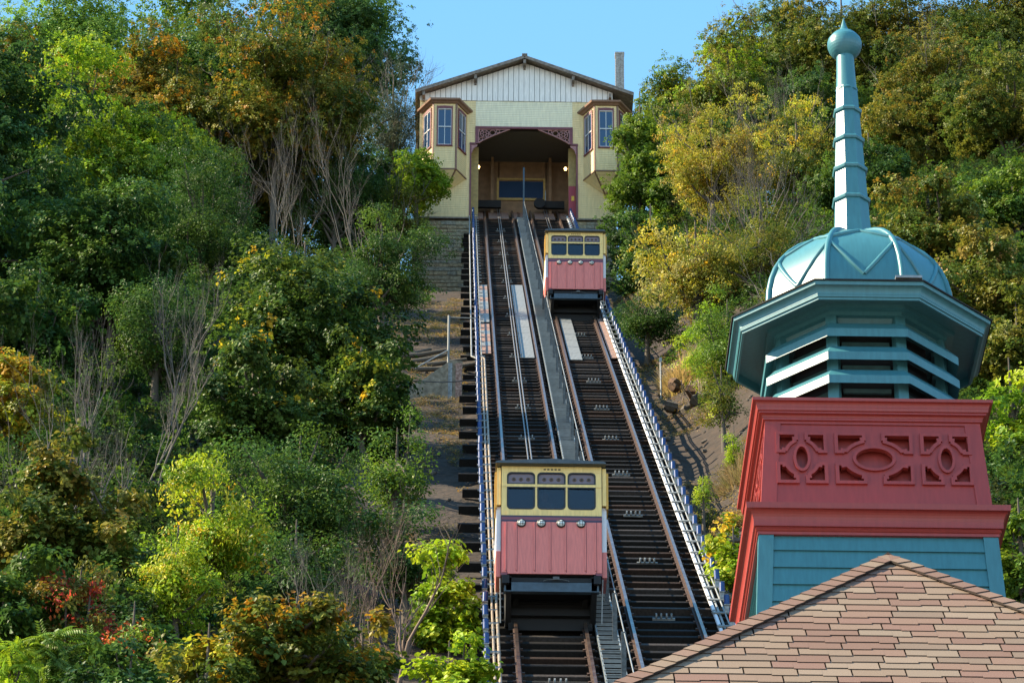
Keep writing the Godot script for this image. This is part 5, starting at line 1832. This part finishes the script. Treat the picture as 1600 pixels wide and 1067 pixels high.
func _ready() -> void:
	rng.seed = 77
	lumps.seed = 12
	lumps.frequency = 0.012
	lumps.fractal_octaves = 3
	# camera
	var cam := Camera3D.new()
	cam.name = "camera"
	cam.fov = rad_to_deg(2.0 * atan(533.5 / 6380.0))
	cam.near = 0.5
	cam.far = 6000.0
	cam.basis = Basis(Vector3.UP, -0.0146500278) * Basis(Vector3.RIGHT, 0.514968220) * Basis(Vector3.BACK, 0.00572629)
	add_child(cam)
	# sky
	var we := WorldEnvironment.new()
	we.name = "world"
	var env := Environment.new()
	var sky := Sky.new()
	var sm := ProceduralSkyMaterial.new()
	sm.sky_top_color = lin(0.048, 0.175, 0.35)
	sm.sky_horizon_color = lin(0.74, 0.96, 1.05)
	sm.sky_curve = 0.18
	sm.ground_bottom_color = lin(0.10, 0.09, 0.07)
	sm.ground_horizon_color = lin(0.42, 0.45, 0.48)
	sm.sky_energy_multiplier = 1.0
	sky.sky_material = sm
	env.background_mode = Environment.BG_SKY
	env.sky = sky
	env.tonemap_mode = Environment.TONE_MAPPER_LINEAR
	env.tonemap_exposure = 3.0
	env.sdfgi_enabled = true
	env.ssao_enabled = true
	env.ssil_enabled = true
	we.environment = env
	add_child(we)
	# sun: from the left, a little behind the fronts that face us
	var sun := DirectionalLight3D.new()
	sun.name = "sun"
	sun.light_color = Color(1.0, 0.93, 0.80)
	sun.light_energy = 1.6
	sun.light_angular_distance = 0.5
	sun.shadow_enabled = true
	var el := deg_to_rad(38.0)
	var az := deg_to_rad(1.0)
	var to_sun := Vector3(-cos(el) * cos(az), sin(el), -cos(el) * sin(az))
	sun.basis = Basis.looking_at(-to_sun, Vector3.UP)
	add_child(sun)

	make_materials()
	make_sprigs()
	build_ground()
	build_station()
	build_tracks()
	build_walkway()
	build_markers()
	make_car(Vector3(2.055, rail_y(-79.6), -79.6), "lower funicular car, yellow above red, in the foreground on the left track")
	make_car(Vector3(4.605, rail_y(-140.9), -140.9), "upper funicular car, yellow above red, smaller on the right track near the station")
	make_person(Vector3(1.92, rail_y(-79.6) + 1.36 + 1.50, -79.6 - 0.62))
	build_cupola()
	build_house()
	build_bits()
	tree("locust_tree", "pale airy green tree on the left skyline at the frame top", "tree", -23.07, -204.00, 141.46, 6.93, 12.59, "maple", "pale", 1.10, 1.00, "", 0.00, "", 0)
	tree("skyline_tree", "tall green tree on the skyline, above the orange maple tops at left", "tree", -15.33, -203.00, 142.30, 6.92, 13.02, "maple", "green", 1.10, 1.30, "", 0.00, "", 0)
	tree("skyline_tree", "bluish green tree leaning over the sky gap left of the station", "tree", -7.67, -200.00, 139.86, 4.77, 9.07, "maple", "bluish", 0.90, 1.00, "", 0.00, "", 0)
	tree("skyline_tree", "dark tree in the very top left corner", "tree", -26.92, -200.00, 134.96, 3.37, 6.41, "small", "deep", 1.10, 1.00, "", 0.00, "", 0)
	tree("maple_tree", "orange-topped maple at upper left, below the pale airy tree", "tree", -18.51, -186.00, 124.44, 4.11, 7.49, "maple", "olive", 1.00, 1.00, "orange", 0.50, "", 0)
	tree("maple_tree", "olive maple at the far left edge with yellow sunlit crown top", "tree", -23.20, -182.00, 121.19, 3.63, 6.87, "maple", "olive", 1.00, 1.00, "orange", 0.35, "", 0)
	tree("maple_tree", "small orange maple between the big olive maple and orange-topped maple", "tree", -15.17, -184.00, 122.25, 2.90, 5.51, "maple", "olive", 1.00, 1.00, "orange", 0.45, "", 0)
	tree("maple_tree", "large bronze and orange maple left of the sky gap, behind bare twigs", "tree", -9.86, -183.00, 124.36, 5.22, 7.34, "maple", "olive", 1.00, 1.00, "orange", 0.20, "", 30)
	tree("dusky_tree", "dark bluish tree with bare top twigs touching the station roof", "tree", -3.96, -193.50, 127.46, 2.52, 4.78, "small", "dusk", 0.90, 0.55, "", 0.00, "", 40)
	tree("dusky_tree", "dark tree behind the bare branches, halfway between maple and station", "tree", -6.68, -186.00, 119.16, 2.90, 5.26, "small", "deep", 1.00, 0.70, "", 0.00, "", 12)
	tree("vine_bush", "sunlit yellow-green shrub in front of the station left bay", "shrub", -2.47, -188.50, 119.51, 1.64, 3.01, "maple", "lime", 0.75, 0.80, "", 0.00, "", 0)
	tree("vine_bush", "grey-green leafy shrub at the foot of the station left wall", "shrub", -3.35, -187.00, 116.38, 1.93, 3.17, "small", "olive", 0.90, 0.80, "", 0.00, "", 10)
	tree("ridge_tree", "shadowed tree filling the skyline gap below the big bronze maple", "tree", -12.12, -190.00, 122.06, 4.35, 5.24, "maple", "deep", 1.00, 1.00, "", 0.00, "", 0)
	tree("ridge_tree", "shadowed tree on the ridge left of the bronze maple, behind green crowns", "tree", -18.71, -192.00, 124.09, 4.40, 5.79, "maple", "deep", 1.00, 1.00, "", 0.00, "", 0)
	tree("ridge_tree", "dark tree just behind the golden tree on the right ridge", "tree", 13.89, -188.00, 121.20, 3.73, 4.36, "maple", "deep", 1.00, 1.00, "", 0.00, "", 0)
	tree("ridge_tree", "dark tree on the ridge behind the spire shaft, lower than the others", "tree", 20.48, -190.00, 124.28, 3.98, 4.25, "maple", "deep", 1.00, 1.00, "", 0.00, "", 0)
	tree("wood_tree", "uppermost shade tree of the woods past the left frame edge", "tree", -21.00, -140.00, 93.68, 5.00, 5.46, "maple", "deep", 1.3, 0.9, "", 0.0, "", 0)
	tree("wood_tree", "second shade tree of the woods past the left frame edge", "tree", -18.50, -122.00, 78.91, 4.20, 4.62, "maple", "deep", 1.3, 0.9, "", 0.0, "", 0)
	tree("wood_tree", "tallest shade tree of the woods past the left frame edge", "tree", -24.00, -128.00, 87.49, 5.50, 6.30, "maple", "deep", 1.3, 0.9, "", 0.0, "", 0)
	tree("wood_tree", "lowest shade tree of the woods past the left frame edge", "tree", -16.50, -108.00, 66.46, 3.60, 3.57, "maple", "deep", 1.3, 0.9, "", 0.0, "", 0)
	tree("vine_bush", "dark shrub filling the corner below the right bay and its stone footing", "shrub", 9.19, -187.50, 115.47, 1.31, 4.36, "maple", "deep", 0.85, 1.00, "", 0.00, "", 0)
	tree("vine_bush", "dark shrub behind the bare branches, closing the gap left of the station footing", "shrub", -4.40, -191.00, 120.52, 2.45, 4.47, "maple", "deep", 0.90, 1.00, "", 0.00, "", 0)
	tree("vine_bush", "dark thicket low behind the bare branches left of the station", "shrub", -6.14, -188.00, 117.17, 2.33, 3.19, "maple", "deep", 0.90, 1.00, "", 0.00, "", 0)
	tree("station_maple", "green tree between the dark station maple and the golden tree", "tree", 11.03, -186.00, 119.66, 2.02, 5.17, "maple", "green", 0.85, 1.00, "lime", 0.20, "", 0)
	tree("green_tree", "big light green tree at upper left with sunlit top", "tree", -17.45, -157.00, 103.35, 5.92, 6.38, "maple", "green", 0.90, 1.00, "lime", 0.95, "", 0)  # lime tips paint the sunlit top into the leaf colour
	tree("green_tree", "green tree right of the big light green one at upper left", "tree", -13.94, -163.00, 104.12, 3.56, 4.80, "maple", "green", 0.90, 1.00, "lime", 0.25, "", 0)
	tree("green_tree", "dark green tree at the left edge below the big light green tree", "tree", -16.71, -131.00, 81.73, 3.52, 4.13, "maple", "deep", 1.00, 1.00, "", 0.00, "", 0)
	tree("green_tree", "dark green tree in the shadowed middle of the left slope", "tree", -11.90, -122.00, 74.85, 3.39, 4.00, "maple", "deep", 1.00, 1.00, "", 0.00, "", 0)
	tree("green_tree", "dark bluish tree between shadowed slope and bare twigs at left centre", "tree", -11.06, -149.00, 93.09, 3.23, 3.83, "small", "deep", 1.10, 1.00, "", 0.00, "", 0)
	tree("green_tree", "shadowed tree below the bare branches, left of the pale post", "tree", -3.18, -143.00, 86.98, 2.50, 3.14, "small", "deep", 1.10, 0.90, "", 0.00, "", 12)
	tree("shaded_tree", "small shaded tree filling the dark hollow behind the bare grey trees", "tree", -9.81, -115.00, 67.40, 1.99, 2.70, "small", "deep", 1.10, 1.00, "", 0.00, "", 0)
	tree("shaded_tree", "small shaded tree at the far left behind the golden maple", "tree", -13.95, -118.00, 69.84, 2.04, 2.73, "maple", "deep", 1.00, 1.00, "", 0.00, "", 0)
	tree("broad_maple", "broad green maple with yellow patches standing left of the tracks", "tree", -4.78, -112.00, 67.73, 3.67, 4.71, "maple", "mid", 1.00, 0.85, "yellow", 0.07, "", 0)
	tree("broad_maple", "lower green maple with a golden right tip beside the concrete block", "tree", -2.80, -108.00, 61.36, 1.85, 2.68, "maple", "mid", 1.00, 1.00, "yellow", 0.10, "", 0)
	tree("broad_maple", "low green tree with gold flecks left of the broad maple", "tree", -6.10, -103.00, 58.47, 1.87, 2.57, "maple", "mid", 1.00, 1.00, "yellow", 0.06, "", 0)
	tree("hollow_tree", "dark green small tree under the broad maple", "tree", -3.67, -87.00, 47.09, 2.00, 2.70, "small", "deep", 1.10, 1.00, "", 0.00, "", 0)
	tree("hollow_tree", "dark green tree right of the grey bare trees in the lower hollow", "tree", -1.70, -98.00, 53.08, 1.17, 1.88, "small", "green", 1.10, 0.80, "", 0.00, "", 0)
	tree("golden_maple", "golden yellow maple at the left edge, halfway down", "tree", -12.23, -100.00, 56.36, 1.57, 2.27, "maple", "yellow", 1.00, 1.00, "orange", 0.35, "", 0)
	tree("rusty_shrub", "dark olive and rust tree below the golden maple", "tree", -9.21, -81.00, 43.11, 1.69, 2.46, "maple", "olive", 1.00, 1.00, "bronze", 0.30, "", 0)
	tree("rusty_shrub", "dark olive tree between rusty tree and the yellow-green walnut", "tree", -7.52, -81.00, 42.24, 1.28, 2.05, "maple", "olive", 1.00, 1.00, "bronze", 0.30, "", 0)
	tree("walnut_tree", "yellow-green feathery tree in the lower left centre", "tree", -5.53, -84.00, 44.51, 1.58, 2.22, "droop", "lime", 1.00, 0.80, "yellow", 0.40, "", 0)
	tree("walnut_tree", "lower feathery yellow-green tree with long fronds in front of the walnut", "tree", -5.97, -79.00, 40.35, 1.09, 1.74, "droop", "lime", 0.80, 0.80, "yellow", 0.35, "", 0)
	tree("sumac", "red-leaved sumac shrub in the lower left", "shrub", -7.55, -74.00, 36.79, 1.01, 1.62, "droop", "bronze", 1.00, 0.70, "red", 0.55, "", 0)
	tree("sumac", "small half-red shrub right of the red sumac", "shrub", -6.45, -73.00, 35.43, 0.64, 1.02, "droop", "green", 1.00, 0.70, "red", 0.80, "", 0)
	tree("ailanthus", "dark frond-leaved sapling at the bottom left", "sapling", -7.36, -70.00, 33.35, 0.68, 1.08, "frond", "green", 0.80, 0.70, "", 0.00, "", 0)
	tree("ailanthus", "bright frond-leaved sapling in the bottom left corner", "sapling", -8.18, -68.00, 31.93, 0.66, 1.05, "frond", "lime", 0.80, 0.70, "", 0.00, "", 0)
	tree("dark_bush", "dark green bush behind the red sumac at the left edge", "bush", -8.80, -74.00, 37.17, 1.16, 1.86, "maple", "deep", 1.00, 1.00, "", 0.00, "", 0)
	tree("dark_bush", "dark bush at the bottom between saplings and orange-topped maple", "bush", -5.81, -67.00, 31.62, 0.91, 1.45, "maple", "deep", 1.00, 1.00, "", 0.00, "", 0)
	tree("low_maple", "orange-topped maple at the bottom, left of the brown dead trunk", "tree", -2.91, -70.00, 34.22, 1.43, 1.40, "maple", "olive", 1.00, 1.00, "orange", 0.30, "", 0)
	tree("low_maple", "yellow and green maple at the bottom left of centre", "tree", -4.52, -69.00, 33.17, 1.14, 1.82, "maple", "olive", 1.00, 1.00, "yellow", 0.50, "", 0)
	tree("low_maple", "small orange-tipped maple hugging the brown dead trunk", "tree", -1.84, -74.00, 35.62, 0.79, 1.27, "maple", "olive", 1.00, 1.00, "orange", 0.40, "", 0)
	tree("dark_bush", "dark green bush behind the bare brush left of the lower car", "bush", -1.15, -86.00, 44.69, 1.19, 1.90, "small", "deep", 1.10, 1.00, "", 0.00, "", 0)
	tree("dark_bush", "dark bush between the walnut and the bare brush", "bush", -3.50, -81.00, 41.57, 1.28, 2.01, "small", "deep", 1.10, 1.00, "", 0.00, "", 0)
	tree("lime_tree", "bright yellow-green young tree beside the lower car", "tree", -0.36, -83.00, 41.86, 0.85, 2.01, "maple", "lime", 1.00, 1.00, "", 0.00, "", 0)
	tree("lime_tree", "bright green sapling squeezed against the left blue markers", "sapling", 0.27, -82.50, 40.86, 0.32, 1.32, "maple", "lime", 1.00, 1.00, "", 0.00, "", 0)
	tree("lime_tree", "low bright green bush at the bottom edge beside the tracks", "bush", -0.16, -72.00, 34.26, 0.81, 1.30, "maple", "lime", 1.00, 1.00, "", 0.00, "", 0)
	tree("station_maple", "dark green maple in front of the station right corner", "tree", 9.47, -187.50, 122.88, 1.81, 6.05, "maple", "green", 0.85, 1.10, "", 0.00, "", 0)
	tree("station_maple", "lower dark green maple hiding the right stone footing", "tree", 8.93, -166.00, 102.06, 1.78, 3.69, "maple", "deep", 0.85, 1.00, "", 0.00, "", 0)
	tree("ridge_tree", "olive-green tree on the right skyline next to the dark maple", "tree", 12.34, -196.00, 129.90, 2.55, 4.85, "maple", "olive", 0.90, 1.00, "green", 0.40, "", 0)
	tree("ridge_tree", "green rounded tree on the skyline left of the bare branches", "tree", 14.73, -193.00, 129.96, 3.42, 6.50, "maple", "olive", 0.90, 1.00, "lime", 0.35, "", 0)
	tree("ridge_tree", "rounded grey-green tree on the skyline left of the spire", "tree", 18.85, -199.00, 137.33, 4.23, 7.38, "maple", "olive", 0.90, 1.00, "", 0.00, "", 20)
	tree("ridge_tree", "pale tree top poking above the ridge in the right sky", "tree", 19.06, -210.00, 143.46, 1.78, 3.38, "small", "pale", 1.00, 0.40, "", 0.00, "", 0)
	tree("ridge_tree", "olive tree on the ridge just right of the spire tip", "tree", 25.02, -195.00, 136.03, 4.99, 9.49, "maple", "olive", 0.90, 1.00, "bronze", 0.30, "", 12)
	tree("ridge_tree", "green-bronze tree at the upper right frame corner", "tree", 30.34, -193.00, 135.62, 4.95, 9.41, "maple", "olive", 0.90, 1.00, "", 0.00, "", 0)
	tree("golden_tree", "yellow autumn tree right of the station maple, above the bank", "tree", 12.69, -176.00, 114.23, 3.38, 4.15, "droop", "gold", 1.00, 0.70, "yellow", 0.40, "", 14)
	tree("golden_tree", "lower golden tree drooping toward the upper car", "tree", 8.88, -133.00, 81.09, 2.32, 2.95, "droop", "gold", 1.00, 0.80, "yellow", 0.40, "", 8)
	tree("golden_tree", "yellow-leaved thin tree just left of the spire shaft", "tree", 16.94, -174.00, 113.01, 2.55, 4.08, "droop", "olive", 1.00, 0.55, "yellow", 0.80, "", 16)
	tree("brushy_tree", "twiggy olive tree left of the teal dome", "tree", 11.14, -132.00, 81.37, 2.31, 2.98, "small", "olive", 0.90, 0.55, "", 0.00, "", 30)
	tree("brushy_tree", "grey-green bush between golden tree and the teal eaves", "bush", 8.64, -116.00, 67.78, 1.65, 2.41, "small", "green", 0.90, 0.90, "", 0.00, "", 0)
	tree("hill_tree", "olive tree right of the spire, upper of the three there", "tree", 23.89, -180.00, 120.03, 3.60, 4.63, "maple", "olive", 0.85, 1.00, "bronze", 0.30, "", 6)
	tree("hill_tree", "olive-gold tree at the right edge near the top", "tree", 25.91, -165.00, 109.54, 3.30, 3.91, "maple", "olive", 0.85, 1.00, "", 0.00, "", 6)
	tree("hill_tree", "dark green tree behind the spire shaft", "tree", 18.66, -160.00, 102.55, 2.50, 3.13, "maple", "deep", 0.85, 1.00, "", 0.00, "", 0)
	tree("hill_tree", "brown-green tree right of the dome top", "tree", 16.83, -125.00, 78.37, 2.46, 3.09, "maple", "olive", 0.85, 1.00, "bronze", 0.30, "", 0)
	tree("hill_tree", "shaded green tree at the right edge level with the dome", "tree", 20.68, -130.00, 82.27, 2.03, 2.68, "maple", "green", 0.85, 1.00, "", 0.00, "", 0)
	tree("hill_tree", "brownish tree right of the teal dome and above the eaves", "tree", 15.69, -107.00, 64.91, 2.09, 2.81, "maple", "olive", 0.85, 1.00, "straw", 0.15, "", 0)
	tree("hill_tree", "olive tree right of the eaves corner", "tree", 15.51, -98.00, 57.38, 1.50, 2.18, "maple", "olive", 0.85, 1.00, "", 0.00, "", 0)
	tree("bright_maple", "bright green maple at the right edge beside the red band", "tree", 14.11, -91.00, 51.48, 1.14, 2.83, "maple", "lime", 1.00, 1.00, "", 0.00, "", 0)
	tree("bright_maple", "darker green tree at the right edge beside the teal shaft", "tree", 11.60, -75.00, 39.15, 0.82, 1.68, "maple", "green", 1.00, 1.00, "", 0.00, "", 0)
	tree("hill_tree", "olive bush peeking between golden tree and teal eaves", "bush", 11.00, -116.00, 69.04, 1.66, 2.40, "small", "olive", 0.90, 0.70, "", 0.00, "", 10)
	tree("shade_tree", "dark leafy mass above the bank, right of the upper car", "bush", 7.17, -136.00, 79.99, 1.39, 2.07, "small", "deep", 1.00, 1.00, "", 0.00, "", 0)
	tree("ridge_tree", "tall olive tree on the skyline directly behind the spire ball", "tree", 21.40, -196.00, 136.43, 3.76, 7.29, "maple", "olive", 0.90, 1.00, "", 0.00, "", 0)
	tree("ridge_tree", "green tree on the right skyline where the sky gap ends", "tree", 16.74, -197.00, 134.02, 2.59, 6.42, "maple", "olive", 0.90, 1.00, "lime", 0.30, "", 0)
	tree("bank_tree", "small green tree with a visible stem on the right bank", "tree", 8.14, -110.00, 61.75, 0.93, 1.48, "small", "olive", 0.80, 0.60, "lime", 0.30, "", 0)
	tree("bank_tree", "sunny green shrub above the dry grass clump on the bank", "shrub", 8.53, -119.00, 68.78, 1.16, 1.85, "small", "lime", 0.80, 0.70, "", 0.00, "", 0)
	tree("bank_tree", "bright yellow-green bush beside the lower red cornice", "bush", 6.55, -86.00, 43.91, 0.64, 1.30, "maple", "lime", 1.00, 1.00, "yellow", 0.30, "", 0)
	tree("bank_tree", "tall leafy weed climbing at the left of the red cornice", "weed", 7.92, -103.00, 55.82, 0.26, 1.06, "small", "lime", 0.60, 1.00, "", 0.00, "", 0)
	tree("bank_tree", "leafy weed by the rail bundle below the bank", "weed", 6.56, -97.00, 51.00, 0.21, 0.79, "small", "lime", 0.60, 1.00, "", 0.00, "", 0)
	bare_tree("bare_tree", "tallest grey bare tree in the left hollow", -8.57, -108.00, 5.56, 2, 5, 0.34, "bark_pale", "", 0.035, "bare tree")
	bare_tree("bare_tree", "grey bare tree in the left hollow, left of the tallest one", -8.17, -96.00, 5.58, 2, 5, 0.34, "bark_pale", "", 0.035, "bare tree")
	bare_tree("bare_tree", "grey bare tree beside the golden maple", -9.98, -97.00, 5.60, 2, 5, 0.34, "bark_pale", "", 0.035, "bare tree")
	bare_tree("bare_tree", "low tangled bare tree between golden maple and grey trees", -9.63, -87.00, 5.65, 3, 5, 0.50, "bark_pale", "", 0.040, "bare tree")
	bare_tree("bare_brush", "pale bare branches in front of the large bronze maple", -8.71, -172.00, 8.99, 3, 5, 0.40, "bark_pale", "", 0.036, "bare tree")
	bare_tree("bare_brush", "bare grey branches between bronze maple and station", -5.27, -174.00, 9.49, 3, 5, 0.42, "bark_pale", "", 0.033, "bare tree")
	bare_tree("bare_brush", "bare branches at the left of the bronze maple foot", -11.23, -170.00, 7.23, 4, 5, 0.45, "bark_pale", "", 0.030, "bare tree")
	bare_tree("bare_brush", "bare brown brush above the brown dead trunk", -1.61, -79.00, 4.59, 3, 5, 0.45, "bark_brown", "", 0.024, "bare tree")
	bare_tree("bare_brush", "pale dry brush left of the brown dead trunk", -2.49, -73.00, 4.52, 3, 5, 0.50, "bark_pale", "", 0.018, "bare tree")
	bare_tree("dead_trunk", "brown dead trunk between orange maple and lime tree", -1.40, -77.00, 4.60, 1, 3, 0.50, "bark_brown", "", 0.070, "bare tree")
	bare_tree("bare_brush", "bare pale branches on the right skyline, left of the spire", 16.62, -184.00, 11.91, 3, 5, 0.38, "bark_pale", "", 0.033, "bare tree")
	bare_tree("bare_brush", "bare grey branches left of the spire shaft", 14.11, -170.00, 5.85, 4, 5, 0.45, "bark_pale", "", 0.030, "bare tree")
	bare_tree("bare_brush", "bare twigs right of the spire", 25.18, -184.00, 10.74, 3, 5, 0.42, "bark_pale", "", 0.027, "bare tree")
	tuft("dry_grass", "straw-coloured dry grass clump on the bank top right of the tracks", "grass clump", Vector3(7.75, ground_y(7.75, -124.50), -124.50), Vector3(0.75, 0.70, 0.80), 150, "blade", "straw", 1.00)
	tuft("dry_shrub", "pale dry shrub on the bank above the rock ledge", "shrub", Vector3(7.35, ground_y(7.35, -97.50), -97.50), Vector3(0.55, 0.60, 0.50), 90, "small", "straw", 0.70)
	tuft("dry_shrub", "greenish dry shrub beside the right blue markers", "shrub", Vector3(6.85, ground_y(6.85, -99.00), -99.00), Vector3(0.35, 0.60, 0.35), 60, "small", "olive", 0.60)
	tuft("dry_grass", "dry grass tuft behind the pale shrub", "grass clump", Vector3(8.30, ground_y(8.30, -103.00), -103.00), Vector3(0.90, 0.50, 0.90), 120, "blade", "dry", 1.00)
	undergrowth()
